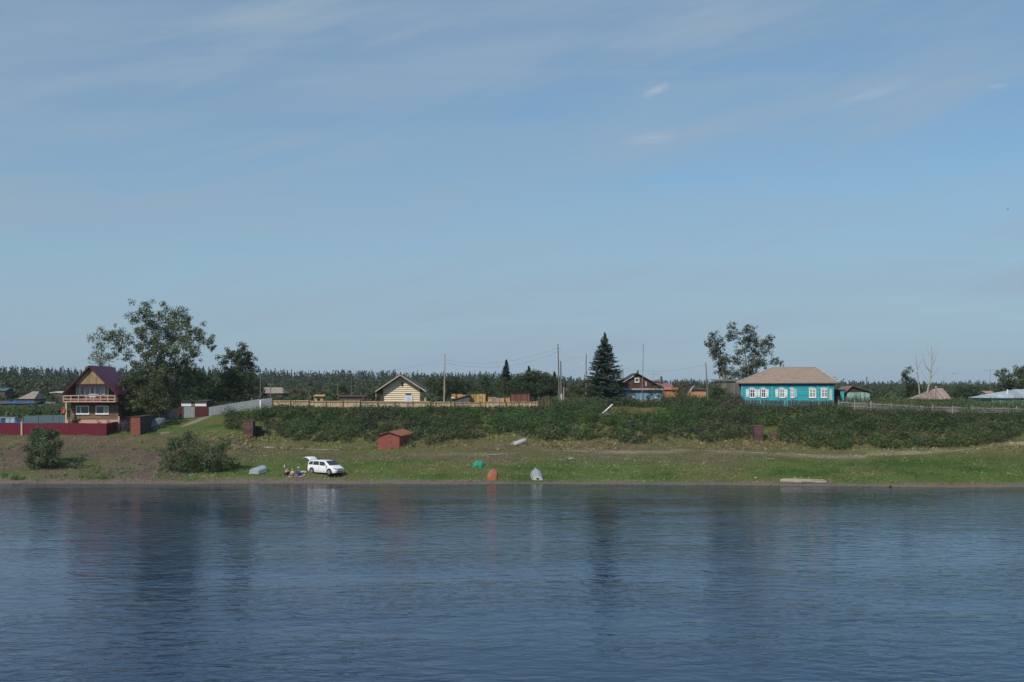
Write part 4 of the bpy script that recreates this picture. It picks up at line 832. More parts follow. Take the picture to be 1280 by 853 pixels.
def plank_pile(label, u0, u1, v, Y, n, m_, L=None, cat='planks'):
    x0, x1 = wx(u0, Y), wx(u1, Y); z = wz(v, Y); t = thing('plank_pile', label, cat, ((x0+x1)/2, Y, z)); rs = random.Random(int(u0))
    for k in range(n):
        q = MB(); a = rs.uniform(0, .3); b = rs.uniform(0, .3); y = Y+rs.uniform(-.4, .4)
        q.bar((x0+a, y, z+.06+k*.11), (x1-b, y+rs.uniform(-.3, .3), z+.06+k*.11+rs.uniform(-.01, .05)), .25, .07); q.build('plank', m_, t)
    return t
plank_pile('loose pile of grey planks behind the broken board fence', 56, 72, 505.5, 228, 4, DEADW)
# roofs in the trees further right
shed('cottage', 'cottage with a broad pinkish grey roof behind the corrugated fence', 304, 322, 490, 484.6, 503, 236, 6, mat('pinkish_slate', (.40, .30, .25), (.26, .20, .17), 1, rough=.9, stripe=('X', .22, 'wave', .02)), PALEW, 'gable_x')
shed('cottage', 'cottage with a pale grey roof right of the pinkish one, in the trees', 321, 354, 491.5, 484.4, 500, 242, 7, ASB, BRWALL, 'hip', ridge=(wx(326, 242), wx(349, 242)))
shed('hut', 'little dark gabled hut in the trees behind the yellow board fence', 363, 377, 490, 486, 497, 250, 6, OLDD, BRWALL, 'gable_y')
shed('long_shed', 'long low shed with a dark rusty roof left of the log house', 422, 466, 496.4, 494.6, 502, 205, 5, mat('dark_rusty_roof', (.10, .05, .045), (.06, .04, .035), 1.5, rough=.8), BRWALL, 'gable_x')
t = shed('shed', 'orange brick sliver of a shed just behind the corrugated fence', 316, 329, 500.6, 500, 508, 181, 2, ORNG, ORNG, 'mono', slope=.1)
# ------------------------------------------------------------------ shed, fences, dinghy at the left gap
MAROON = mat('maroon_metal', (.105, .022, .022), (.07, .02, .02), 1.2, rough=.55, stripe=('X', .25, 'wave', .02)); ZINC = mat('zinc_sheet', (.30, .32, .35), (.22, .24, .26), 1.2, rough=.5, stripe=('X', .22, 'wave', .02))
ZINCY = mat('corrugated_sheet', (.27, .29, .315), (.20, .215, .235), .8, (1, 1, .4), .55, stripe=('X', .28, 'wave', .03)); DKBLUE = mat('dark_bluish_sheet', (.070, .078, .105), (.05, .055, .07), 1, rough=.6, stripe=('X', .25, 'wave', .02))
Ys = 170.5; gb = G(243, Ys); t = thing('garage', 'white topped garage with a grey and a maroon door below the poplar', 'garage', gb)
m = MB(); m.box(wx(227, Ys), wx(258, Ys), Ys+.1, Ys+4, gb[2]-.4, wz(502.6, Ys)); m.build('wall', OLDD, t)
m = MB(); m.slab([(wx(225.8, Ys), Ys-.25, wz(502.4, Ys)), (wx(259.2, Ys), Ys-.25, wz(502.4, Ys)), (wx(259.2, Ys), Ys+4.3, wz(500.6, Ys)), (wx(225.8, Ys), Ys+4.3, wz(500.6, Ys))], (0, 0, .1)); m.build('roof', OLDD, t)
for a, b in ((226.6, 239), (243.6, 257.8)): m = MB(); wbox(m, a, b, 503.2, 508, Ys, Ys+.03, Ys+.095); m.build('white_panel', WHITE, t)
m = MB(); wbox(m, 239.6, 243, 503.2, 508, Ys, Ys+.03, Ys+.095); m.build('wooden_panel', PLANKV, t)
m = MB(); wbox(m, 229.8, 243.2, 508.6, 523.6, Ys, Ys+.02, Ys+.09); m.build('grey_door', ZINC, t)
m = MB(); wbox(m, 244, 260.4, 508.6, 522.6, Ys, Ys-.02, Ys+.06); m.build('maroon_door', MAROON, t)
m = MB(); wbox(m, 222.5, 229.2, 508.6, 522.8, Ys, Ys+.12, Ys+.18); m.build('side_panel', MAROON, t)
def fr2(label, u0, v0, Y0, u1, v1, Y1, h, m_, **k): return fence_run('metal_fence', label, P(u0, v0, Y0), P(u1, v1, Y1), h, m_, **k)
fr2('grey corrugated fence climbing the slope from the garage to the pale post', 261, 522.5, 170.5, 325, 513, 168.5, 1.55, ZINCY, pstep=2.4)
fr2('short grey corrugated fence between the pale post and the yellow boards', 326.6, 513, 168.5, 340, 512.6, 167, 1.62, ZINCY, pstep=1.5)
fr2('dark bluish sheet fence left of the garage', 200, 526, 168.5, 222, 523.5, 170, 1.45, DKBLUE, pstep=2)
pp_ = P(325.7, 513.5, 168.3); m = MB(); m.box(pp_[0]-.11, pp_[0]+.11, pp_[1]-.1, pp_[1]+.1, pp_[2]-.3, pp_[2]+1.5); tag(m.build('fence_post', WHITE, loc=pp_), 'white post standing in the grey corrugated fence', 'post')
GREENP = mat('green_plastic', (.02, .22, .10), (.02, .16, .08), 3, rough=.4)
g = hit(225.5, 524.2); t = thing('tub', 'green plastic tub on the grass at the foot of the garage', 'tub', g); m = MB(); m.tube([(0, 0, 0), (0, 0, .3), (0, 0, .32), (0, 0, .3), (0, 0, .06)], [.26, .33, .36, .30, .24], 14); m.build('tub_wall', GREENP, t, w=False, smooth=True)
RUSTR = mat('red_rusted_metal', (.30, .075, .045), (.13, .06, .045), 1.6, rough=.75, bump=.01); RUSTD = mat('dark_rusted_metal', (.075, .05, .05), (.045, .035, .035), 1.4, rough=.8)
g = hit(169, 543.6); t = thing('rusty_shed', 'narrow shed with a red rusted front beside the balcony house', 'shed', g); Yr = g[1]
m = MB(); wbox(m, 163.2, 175.2, 521.5, 545, Yr, Yr, Yr+.05); m.build('front_door', RUSTR, t)
m = MB(); m.slab([(wx(163.4, Yr), Yr+.055, g[2]-.3), (wx(175, Yr), Yr+.055, g[2]-.3), (wx(175, Yr)+.1, Yr+6.5, g[2]-.3), (wx(163.4, Yr)+.1, Yr+6.5, g[2]-.3)], (0, 0, 2.5)); m.build('wall', RUSTD, t)
m = MB(); m.slab([(wx(162.8, Yr), Yr-.08, g[2]+2.24), (wx(175.8, Yr), Yr-.08, g[2]+2.24), (wx(175.8, Yr)+.1, Yr+6.6, g[2]+2.4), (wx(162.8, Yr)+.1, Yr+6.6, g[2]+2.4)], (0, 0, .05)); m.build('roof', RUSTD, t)
fr2('low dark purple board fence between the balcony house and the rusty shed', 150.5, 542, 157.5, 162.5, 543, 155.8, 1.6, mat('dark_purple_boards', (.065, .045, .06), (.04, .03, .04), 2, rough=.8, stripe=('X', .2, 'gap', .02)), pstep=1.5)
# ------------------------------------------------------------------ boats
def boat(label, loc, rz, L, Wd, Hh, hull, trans=None, rx=0, ry=0, keel=None, motor=None, name='rowing_boat', sheer=.10, loc_up=0, cat='boat', blunt=.0):
    """upturned hull: keel up, gunwale down; +x is the bow"""
    t = thing(name, label, cat, (loc[0], loc[1], loc[2]+loc_up), rz=rz, rx=rx, ry=ry); m = MB(); n = 14; vs = []; fs = []; k = 9
    for i in range(n+1):
        s_ = i/n; x = -L/2+L*s_; w = Wd/2*(1-max(0, (s_-.60)/.40)**1.8*(.80-blunt))*(.90+.10*min(1, s_*3)); hh = Hh*(1-.25*max(0, (s_-.6)/.4)**2); lift = sheer*max(0, (s_-.5)/.5)**2
        for j in range(k):
            a = math.pi*j/(k-1); yy = -math.cos(a)*w; pz = max(0, math.sin(a))**.42; vs.append((x, yy*(1-.10*pz), -lift*0+hh*pz*(.82+.18*(1-abs(math.cos(a))))))
    for i in range(n):
        for j in range(k-1): fs.append((i*k+j, i*k+j+1, (i+1)*k+j+1, (i+1)*k+j))
    m.add(vs, fs); o = m.build('hull', hull, t, w=False, smooth=True); md = o.modifiers.new('t', 'SOLIDIFY'); md.thickness = .03
    try: o.data.set_sharp_from_angle(angle=R(50))
    except Exception: pass
    q = MB(); q.slab([Vector(v)+Vector((-.004, 0, 0)) for v in vs[:k]], (-.03, 0, 0)); q.build('transom', trans or hull, t, w=False)
    q = MB(); q.tube([(-L/2, 0, Hh+.02)]+[(-L/2+L*s_, 0, vs[int(round(s_*n))*k+4][2]+.02) for s_ in (.3, .6, .8, 1)], [.025]*5, 6); q.build('keel_strip', keel or hull, t, w=False)
    q = MB()
    for sgn in (0, k-1): q.tube([(vs[i*k+sgn][0], vs[i*k+sgn][1]*1.02, .03) for i in range(n+1)], .03, 6)
    q.tube([(vs[0][0]-.01, vs[0][1], .03), (vs[0][0]-.01, vs[k-1][1], .03)], .03, 6); q.build('gunwale', trans or hull, t, w=False)
    if motor: q = MB(); q.box(-L/2-.075, -L/2-.036, -.13, .13, .10, .26); q.build('motor_board', motor, t, w=False)
    return t
BGREEN = mat('green_boat_paint', (.02, .34, .19), (.02, .26, .15), 2, rough=.45); BRUST = mat('rust_red_boat', (.40, .145, .085), (.30, .10, .065), 1.6, rough=.7); BORNG = mat('orange_transom', (.46, .16, .07), (.36, .12, .06), 2, rough=.7)
BGREY = mat('grey_boat_bottom', (.33, .34, .37), (.26, .27, .30), 1.5, rough=.55); BPALE = mat('pale_transom', (.58, .60, .52), (.46, .48, .42), 3, rough=.6); BSILV = mat('silver_boat', (.46, .50, .53), (.36, .39, .42), 1.5, rough=.5, metal=.2)
BWHT = mat('dirty_white_hull', (.50, .50, .47), (.36, .35, .33), 1.4, rough=.65); BDARK = mat('old_aluminium_hull', (.13, .145, .165), (.20, .21, .22), 1.2, rough=.5, metal=.3)
def slope_at(x, y, d=1.6): return (float(gz(x, y+d))-float(gz(x, y-d)))/(2*d)
def place_boat(label, u, v, L, Wd, Hh, hull, yaw, **k):
    g = hit(u, v-1); dx, dy = math.cos(yaw), math.sin(yaw); c = (g[0]+dx*L/2, g[1]+dy*L/2); z0 = float(gz(g[0], g[1])); z1 = float(gz(g[0]+dx*L, g[1]+dy*L)); t = boat(label, (c[0], c[1], (z0+z1)/2+.03), 0, L, Wd, Hh, hull, **k)
    p = math.atan2(z1-z0, L); t.rotation_euler = (Matrix.Rotation(yaw, 3, 'Z') @ Matrix.Rotation(-p, 3, 'Y') @ Matrix.Rotation(k.get('roll', 0), 3, 'X')).to_euler(); return t
place_boat('bright green upturned boat with a rusty bracket on its stern', 596.5, 587, 3.3, 1.22, .42, BGREEN, R(86), motor=RUSTR)
place_boat('rust red upturned boat with an orange stern at the waterline', 615, 602.5, 4.2, 1.22, .50, BRUST, R(88), trans=BORNG, keel=BORNG)
place_boat('grey upturned boat with a pale stern and a dark transom board at the waterline', 672, 602, 4.3, 1.24, .48, BGREY, R(92), trans=BPALE, keel=BPALE, motor=BLACK)
place_boat('silver upturned boat on the grass left of the picnic', 317.5, 594, 2.5, 1.40, .66, BSILV, R(70), trans=BSILV)
t = place_boat('dirty white narrow boat lying at a slant at the foot of the embankment', 642, 558, 2.6, .95, .36, BWHT, R(50), trans=BWHT)
g = hit(193, 536); t = boat('dark old aluminium boat with a pale rim leaning on the fence beside the rusty shed', (g[0], g[1], g[2]+.62), 0, 3.0, 1.35, .5, BDARK, trans=BPALE)
t.rotation_euler = (Matrix.Rotation(R(30), 3, 'Z') @ Matrix.Rotation(R(-20), 3, 'Y') @ Matrix.Rotation(R(58), 3, 'X')).to_euler()
# ------------------------------------------------------------------ metal sheds by the embankment
SHEDR = mat('brick_red_sheet', (.30, .085, .058), (.22, .065, .048), 1.3, rough=.65, bump=.006); SHEDO = mat('rust_orange_roof', (.30, .125, .06), (.22, .075, .042), 1.2, rough=.8); SHEDK = mat('dark_shed_side', (.09, .035, .03), (.06, .028, .025), 1.3, rough=.7)
g = hit(486, 562.5); t = thing('boat_shed', 'brick red metal boat shed with a rusty orange roof at the foot of the embankment', 'shed', (g[0]-.5, g[1], g[2]))
Yb = g[1]; ox = wx(472.2, Yb); w_ = wx(499.2, Yb)-ox; hE = wz(545.3, Yb); hP = wz(540.6, Yb); zb = g[2]-.3; ang = 0; D_ = 3.4; sx = .55  # side wall runs back and slightly right
m = MB(); m.slab([(ox, Yb, zb), (ox+w_, Yb, zb), (ox+w_, Yb, hE), (ox+w_/2, Yb, hP), (ox, Yb, hE)], (0, .06, 0)); m.build('front_wall', SHEDR, t)
m = MB(); m.slab([(ox+w_-.02, Yb+.062, zb), (ox+w_+sx+.9, Yb+D_, zb), (ox+w_+sx+.9, Yb+D_, hE), (ox+w_-.02, Yb+.062, hE)], (-.06, 0, 0)); m.slab([(ox+.06, Yb+.062, zb), (ox+.06+sx+.9, Yb+D_, zb), (ox+.06+sx+.9, Yb+D_, hE), (ox+.06, Yb+.062, hE)], (-.05, 0, 0)); m.build('side_wall', SHEDR, t)
m = MB(); q = sx+.9
m.slab([(ox+w_/2, Yb-.15, hP), (ox+w_+.15, Yb-.15, hE-.04), (ox+w_+.15+q, Yb+D_+.1, hE+.25), (ox+w_/2+q, Yb+D_+.1, hP+.30)], (0, 0, .05))
m.slab([(ox-.15, Yb-.15, hE-.04), (ox+w_/2, Yb-.15, hP), (ox+w_/2+q, Yb+D_+.1, hP+.30), (ox-.15+q, Yb+D_+.1, hE+.25)], (0, 0, .05)); m.build('roof', SHEDO, t)
m = MB(); m.bar((ox+w_/2, Yb-.17, hP+.03), (ox+w_+.15, Yb-.17, hE-.01), .04, .09); m.bar((ox-.15, Yb-.17, hE-.01), (ox+w_/2, Yb-.17, hP+.03), .04, .09); m.build('bargeboard', SHEDK, t)
m = MB()
for xx in (.36, .62): m.box(ox+w_*xx-.012, ox+w_*xx+.012, Yb-.012, Yb-.002, zb+.3, hE-.05)
m.build('door_seam', SHEDK, t); m = MB(); m.box(ox+w_*.59, ox+w_*.61, Yb-.04, Yb-.004, zb+1.15, zb+1.3); m.build('lock', BLACK, t)
LOCK = mat('purple_brown_rust', (.135, .062, .060), (.075, .042, .045), 1.6, rough=.8, stripe=('Z', .5, 'gap', .02)); LOCKD = mat('dark_purple_rust', (.06, .04, .045), (.04, .03, .035), 1.4, rough=.85)
def locker(label, u0, u1, v0, v1, d=1.1, m1=LOCK, m2=LOCKD, roof=None):
    g = hit((u0+u1)/2, v1); t = thing('metal_locker', label, 'locker', g); Y = g[1]; m = MB(); m.box(wx(u0, Y), wx(u1, Y), Y+.03, Y+d, g[2]-.4, wz(v0, Y)); m.build('body', m2, t)
    m = MB(); m.box(wx(u0, Y)+.03, wx(u1, Y)-.03, Y-.02, Y+.026, g[2]-.05, wz(v0, Y)-.06); dd = m.build('door', m1, t); m = MB(); m.box(wx(u1, Y)-.22, wx(u1, Y)-.16, Y-.05, Y-.022, g[2]+.9, g[2]+1.1); m.build('handle', BLACK, dd)
    m = MB(); m.box(wx(u0, Y)-.06, wx(u1, Y)+.06, Y-.08, Y+d+.05, wz(v0, Y)+.003, wz(v0, Y)+.06); m.build('top', roof or m1, t); return t
locker('tall purple brown rusty locker at the left end of the embankment bushes', 304, 316.5, 527, 546, 1.2)
locker('lower dark rusty locker beside the tall one at the left end of the embankment', 318, 326, 533.5, 546.3, .9, LOCKD, LOCKD)
locker('purple rusty locker standing alone in the bushes below the turquoise house', 942.5, 954.5, 532.5, 552.5, 1.1, LOCK, LOCKD, mat('pinkish_rust', (.26, .12, .10), (.18, .09, .08), 3, rough=.8))
locker('low pinkish brown box half sunk in the bushes right of the lone locker', 964, 975, 543.5, 549, .9, mat('pinkish_brown', (.19, .10, .095), (.12, .07, .07), 2, rough=.9), LOCKD)
# ------------------------------------------------------------------ log house
LOGY = mat('fresh_yellow_logs', (.78, .66, .50), (.66, .53, .38), 1.0, (.5, 1, 3), .7); LOGW = mat('pale_log_ends', (.60, .53, .42), (.42, .35, .26), 2, rough=.8, stripe=('Z', .27, 'gap', .03)); LOGB = mat('brown_corner_logs', (.13, .07, .045), (.09, .05, .03), 2, rough=.8, stripe=('Z', .27, 'gap', .05))
DKROOF = mat('dark_brown_roof', (.060, .030, .032), (.045, .025, .026), 1, rough=.5, stripe=('Y', .35, 'gap', .03)); RAKE = mat('pale_bargeboard', (.46, .36, .28), (.36, .27, .2), 2, rough=.7); BRICK = mat('brick_chimney', (.40, .18, .12), (.28, .12, .09), 6, rough=.9)
Yl = 171.0; g = G(501, Yl); lh = thing('log_house', 'new yellow log house with dark gable roof and lean-to behind the board fence', 'house', g)
yv = Yl+1.0; zb = g[2]-.4; rdg = (wx(500.3), 0); X = lambda u: wx(u, Yl); Z = lambda v: wz(v, Yl)
m = MB(); m.box(X(478), X(524.5), yv, yv+7.3, zb, Z(489)); lr = .15; zl = zb+lr
while zl < Z(489): m.tube([(X(478), yv, zl), (X(524.5), yv, zl)], lr, 8); zl += lr*1.9
m.build('wall', LOGY, lh)
rz0 = Z(469.2); el = (X(469.2), Z(489.8)); er = (X(532.6), Z(489.8)); rx0 = X(500.3)
m = MB(); kk = (Z(489)-el[1])/(rz0-el[1]); m.slab([(rx0, yv+.001, rz0-.12), (X(474.5), yv+.001, Z(489)+.003), (X(527.5), yv+.001, Z(489)+.003)], (0, .12, 0))
while zl < rz0-.35: hw = (rz0-.18-zl)/(rz0-Z(489))*(X(527)-X(475))/2; m.tube([(rx0-hw, yv, zl), (rx0+hw, yv, zl)], lr, 8); zl += lr*1.9
m.build('gable', LOGY, lh)
m = MB(); m.slab([(rx0, Yl, rz0), (er[0], Yl, er[1]), (er[0], Yl+9, er[1]), (rx0, Yl+9, rz0)], (0, 0, .12)); m.slab([(rx0, Yl, rz0), (el[0], Yl, el[1]), (el[0], Yl+9, el[1]), (rx0, Yl+9, rz0)], (0, 0, .12)); m.build('roof', DKROOF, lh)
m = MB(); m.slab([(el[0]+.02, Yl+.3, el[1]-.05), (X(453), Yl+.3, Z(497.6)), (X(453), Yl+8.6, Z(497.6)), (el[0]+.02, Yl+8.6, el[1]-.05)], (0, 0, .08)); m.build('lean_to_roof', mat('brown_lean_to_roof', (.26, .19, .15), (.18, .13, .1), 1.5, rough=.8), lh)
for e, a in ((el, (rx0, rz0)), (er, (rx0, rz0))): m = MB(); m.bar((a[0], Yl-.05, a[1]+.02), (e[0], Yl-.05, e[1]+.02), .06, .17); m.build('bargeboard', RAKE, lh)
for u in (476.6, 525.8): m = MB(); m.box(X(u)-.16, X(u)+.16, yv-.38, yv-.003, zb, Z(486.5)); m.build('corner_logs', LOGB, lh)
m = MB(); m.box(X(501.2), X(503.2), yv-.20, yv-.002, Z(483), Z(477.2)); m.build('gable_slit', REDB, lh)
m = MB(); m.box(X(505.3), X(514.8), yv-.22, yv-.003, zb, Z(494.4)); dd = m.build('door', mat('bluish_white_door', (.62, .64, .74), (.52, .54, .64), 2, rough=.6), lh)
m = MB(); m.box(X(508), X(512), yv-.25, yv-.222, zb, Z(496.5)); m.build('door_panel', mat('greyish_door_panel', (.5, .52, .64), (.42, .44, .56), 2, rough=.6), dd)
m = MB(); m.box(X(506.2), X(513.2), yv-.19, yv-.004, Z(494.2), Z(492)); m.build('transom_window', GLASS, lh)
m = MB(); m.box(X(470), X(475.5), yv+1.0, yv+7, zb, Z(491.3)); m.build('lean_to_wall', LOGW, lh)
m = MB(); m.box(X(469.4)-.06, X(469.4)+.06, Yl+.5, Yl+.62, zb, Z(490.5)); m.build('lean_to_post', RAKE, lh)
m = MB(); m.box(X(527), X(531.6), yv+.1, yv+2.2, zb, Z(497.3)); m.build('log_stub', LOGW, lh)
m = MB(); m.box(X(496)-.02, X(498.6), Yl+2.0, Yl+2.5, Z(480), Z(467.3)); m.build('chimney', BRICK, lh)
m = MB(); m.bar((X(505.5), Yl+4, Z(471)), (X(510.5), Yl+4.4, Z(464.6)), .09, .05); m.build('roof_plank', RAKE, lh)
# ------------------------------------------------------------------ yellow board fence, lumber
BOARDY = mat('yellow_boards', (.56, .44, .29), (.40, .29, .18), 1.4, (2, 1, .6), .8, stripe=('X', .16, 'gap', .015)); POSTB = mat('brown_post', (.30, .15, .08), (.20, .10, .06), 3, rough=.85); BOARDP = mat('pale_boards', (.52, .42, .30), (.36, .28, .19), 1.4, (2, 1, .6), .85)
def up(u, v, Y): return P(u, v, Y)
runs = [(340, 386, 'yellow board fence starting at the grey corrugated fence', 1.15, 0), (386.3, 450, 'yellow board fence with horizontal rails in front of the orange porch frame', 1.1, 0), (450.3, 538, 'pale board fence in front of the log house', .95, 0), (538.3, 600, 'pale gapped fence with reddish posts right of the log house', .9, .24), (600.3, 672, 'yellow picket fence in front of the lumber stacks', .95, .20)]
for i, (a, b, l, h, gp_) in enumerate(runs):
    fence_run('board_fence', l, up(a, 512.5 if i < 2 else 512, 166.6), up(b, 512.3 if i < 2 else 512, 166.6), h+.15, BOARDY if i != 2 else BOARDP, post=POSTB, pstep=2.3 if i != 3 else 3.2, ph=h+.22, gapped=gp_, rails=(.25, .88), seed=i+3, thick=.03)
RP = mat('rusty_post', (.26, .09, .055), (.18, .07, .05), 3, rough=.85)
for i, (u, l) in enumerate(((673.2, 'rusty post at the end of the yellow picket fence, tallest of four'), (677.8, 'thin rusty post, second of the four right of the yellow picket fence'), (681.6, 'rusty post, third of the four right of the yellow picket fence'), (685.4, 'thick rusty post nearest the double pole, last of the four'))):
    p = up(u, 508, 167.5); m = MB(); m.bar((p[0], p[1], p[2]-.5), (p[0]+random.uniform(-.03, .03), p[1], p[2]+(1.45, 1.1, 1.15, 1.4)[i]), (.10, .08, .10, .13)[i]); tag(m.build('metal_post', RP, loc=p), l, 'post', )
NEWW = mat('orange_new_wood', (.62, .33, .10), (.44, .22, .07), 1.2, (3, 1, .6), .75, stripe=('X', .3, 'gap', .05)); NEWH = mat('orange_slabs', (.60, .33, .15), (.38, .2, .1), 1.4, (.6, 1, 3), .8, stripe=('Z', .22, 'gap', .03)); REDW = mat('reddish_boards', (.27, .12, .07), (.17, .08, .05), 1.2, (3, 1, .5), .8, stripe=('X', .22, 'gap', .05)); GRYB = mat('grey_block', (.30, .33, .36), (.36, .22, .15), 1.3, (2, 1, 2), .8, stripe=('X', .35, 'gap', .03))
def up_boards(name, label, cat, u0, u1, vt, vb, Y, d, mats_, w=.3, cap=None, frame=None):
    """stack of upright board bundles"""
    x0, x1 = wx(u0, Y), wx(u1, Y); zt, zb_ = wz(vt, Y), wz(vb, Y)-.3; t = thing(name, label, cat, ((x0+x1)/2, Y, wz(vb, Y))); n = max(2, int((x1-x0)/w)); rs = random.Random(int(u0))
    for i in range(n):
        a = x0+(x1-x0)*i/n; b = x0+(x1-x0)*(i+1)/n-.03; m = MB(); m.box(a, b, Y+rs.uniform(-.05, .05), Y+d, zb_, zt-rs.uniform(0, .18)); m.build('board_bundle', mats_[i % len(mats_)], t)
    if cap: m = MB(); m.box(x0-.1, x1+.1, Y-.1, Y+d+.1, zt+.003, zt+.07); m.build('cover', cap, t)
    if frame:
        for x in (x0-.08, x1+.08): m = MB(); m.box(x-.05, x+.05, Y-.14, Y-.06, zb_, zt+.002); m.build('frame_post', frame, t)
    return t
NEWW2 = mat('ochre_wood', (.55, .38, .14), (.4, .26, .1), 1.2, (3, 1, .6), .75); GREYW = mat('grey_slat', (.36, .38, .40), (.26, .27, .28), 2, rough=.8)
up_boards('lumber_stack', 'tall ochre and orange stack of fresh boards between log house and red shed', 'lumber', 588, 607, 492, 506, 176, 1.6, (NEWW2, NEWW, NEWW2, NEWH), .38, cap=OLDD)
up_boards('pallet_stack', 'low stack of orange and grey pallets left of the reddish wood store', 'pallets', 610, 630.5, 496, 506, 176, 1.5, (NEWH, GRYB, GRYB, NEWH), .5)
up_boards('lumber_stack', 'short reddish pink stack squeezed beside the reddish wood store', 'lumber', 632, 637.6, 495.5, 506, 176.4, 1.2, (NEWH,), .3)
up_boards('wood_store', 'reddish brown slatted wood store behind the yellow picket fence', 'wood store', 638.6, 662, 492.2, 506, 175, 2.2, (REDW, REDW, mat('dark_red_boards', (.17, .07, .05), (.11, .05, .04), 2, rough=.8)), .26, cap=REDB, frame=REDB)
t = thing('lumber_stack', 'heap of orange sawn slabs behind the dark sloping roof right of the log house', 'lumber', up(572, 505, 180)); rs = random.Random(4)
for i in range(9):
    m = MB(); x = wx(564.5+i*1.9, 180); m.box(x, x+.22, 180+rs.uniform(-.2, .2), 181.4, wz(507, 180), wz(492.5+rs.uniform(0, 1.6), 180)); m.build('slab', (NEWW, NEWH)[i % 2], t)
m = MB(); m.box(wx(564, 180), wx(568, 180), 179.5, 179.75, wz(498, 180), wz(496.6, 180)); m.build('white_slab', WHITE, t)
t = thing('shed', 'small dark shed with a roof sloping down to the left in front of orange slabs', 'shed', up(576, 508, 173)); m = MB()
m.slab([(wx(563.5, 173), 172.9, wz(500.8, 173)), (wx(587.5, 173), 172.9, wz(494.4, 173)), (wx(587.5, 173), 176, wz(494.4, 173)), (wx(563.5, 173), 176, wz(500.8, 173))], (0, 0, .09)); m.build('roof', OLDD, t)
m = MB(); m.slab([(wx(565, 173), 173.1, wz(509, 173)), (wx(586.8, 173), 173.1, wz(509, 173)), (wx(586.8, 173), 173.1, wz(494.8, 173)), (wx(565, 173), 173.1, wz(500.6, 173))], (0, 2.6, 0)); m.build('wall', mat('slate_grey_boards', (.11, .11, .125), (.07, .07, .08), 1.5, rough=.8), t)
t = thing('porch_frame', 'small orange timber porch frame rising above the yellow board fence', 'porch', up(399, 506, 172)); YF = 172
for u in (394.6, 402): m = MB(); m.box(wx(u, YF)-.17, wx(u, YF)+.17, YF, YF+.3, wz(512, YF), wz(497.3, YF)); m.build('post', NEWW2, t)
m = MB(); m.box(wx(393, YF), wx(403.6, YF), YF-.02, YF+.32, wz(497.3, YF)+.002, wz(495.8, YF)); m.build('lintel', NEWW, t)
m = MB(); m.slab([(wx(391.8, YF), YF-.3, wz(495.8, YF)+.005), (wx(405.8, YF), YF-.3, wz(495.8, YF)+.005), (wx(405, YF), YF+1.2, wz(495, YF)+.1), (wx(392.5, YF), YF+1.2, wz(495, YF)+.1)], (0, 0, .06)); m.build('roof', NEWH, t)
m = MB(); m.box(wx(397.3, YF), wx(399.6, YF), YF+.5, YF+.8, wz(508, YF), wz(499, YF)); m.build('inner_post', POSTB, t)
# ------------------------------------------------------------------ poles
def pole(label, u, vb, vt, Y, r=.11, tilt=0, m_=POLEM, foot=None, arms=(), name='utility_pole', strut=None, lamp=None):
    b = P(u, vb, Y); s = Y/F; t = thing(name, label, 'pole', b); tp = (b[0]+tilt*s, Y, wz(vt, Y)); m = MB(); m.tube([(b[0], Y, b[2]-.5), tp], [r, r*.65], 10); m.build('shaft', m_, t)
    if foot: m = MB(); m.box(b[0]+r, b[0]+r+.26, Y-.12, Y+.12, b[2]-.4, wz(foot, Y)); m.build('concrete_foot', CONC, t)
    if strut: m = MB(); m.tube([(b[0]+.28, Y+.1, b[2]-.3), (b[0]+.16, Y+.1, wz(strut, Y))], [.12, .09], 8); m.build('second_shaft', m_, t)
    for v, w in arms:
        z = wz(v, Y); x = b[0]+tilt*s*(vb-v)/(vb-vt)
        if w: m = MB(); m.bar((x-w/2, Y, z), (x+w/2, Y, z), .08, .08); m.build('crossarm', m_, t)
        for q in ((-w/2+.05, w/2-.05) if w else (-.16, .16)): m = MB(); m.tube([(x+q, Y, z+.02), (x+q, Y, z+.16)], [.035, .05], 8); m.build('insulator', WHITE, t)
    if lamp:
        z = wz(lamp, Y); m = MB(); m.tube([(b[0], Y, z-.15), (b[0]-.35, Y-.1, z)], .025, 6); m.build('lamp_arm', STEEL, t)
        m = MB(); m.bar((b[0]-.3, Y-.1, z-.03), (b[0]-.85, Y-.15, z+.22), .16, .10); m.build('lamp_head', WHITE, t)
    return tp
p1 = pole('tall pale wooden pole just right of the log house', 555, 507, 443, 172, .11, 1.2, POLEP, arms=((449, 0), (453, 0)))
p2 = pole('tallest dark double pole on a concrete foot at the end of the fences', 699.4, 508, 430.5, 170, .115, -2, POLEM, foot=492.5, arms=((434, 0), (439, 0), (444, 0)), strut=451.5)
p3 = pole('dark pole with a white street lamp left of the big spruce', 732.5, 502, 443, 190, .10, .2, POLEM, arms=((446, 0),), lamp=455)
p4 = pole('short dark pole between the big spruce and the brown gabled house', 778.6, 500, 461, 205, .11, 0, POLEM)
p5 = pole('thin tall grey mast in front of the brown gabled house', 802.6, 503, 430, 174, .06, 1.6, STEEL, name='mast')
p6 = pole('grey pole leaning left beside the plank barn', 885.2, 500, 453, 174, .10, -3, POLEM, arms=((455.5, 0),))
p7 = pole('dark pole behind the corrugated fence near the white post', 325.4, 507, 461, 190, .09, .3, POLEM, arms=((464, .5),))
p8 = pole('short dark pole with a small lamp in front of the pale grey roof', 338, 505, 479, 215, .10, .2, POLEM, arms=((481, .8),))
p9 = pole('thin distant pole above the dark rusty roof', 439.2, 500, 472.5, 245, .07, .1, POLEM); p10 = pole('thin distant pole left end of the dark rusty roof', 422.3, 500, 477, 245, .07, .1, POLEM)
pole('short pale stub pole right of the double pole', 704.7, 502, 484.5, 200, .11, 0, POLEP, name='stub_pole')
pole('dark stub pole in the greenery behind the garage', 232.5, 505, 475, 185, .05, 0, POLEM, name='stub_pole')
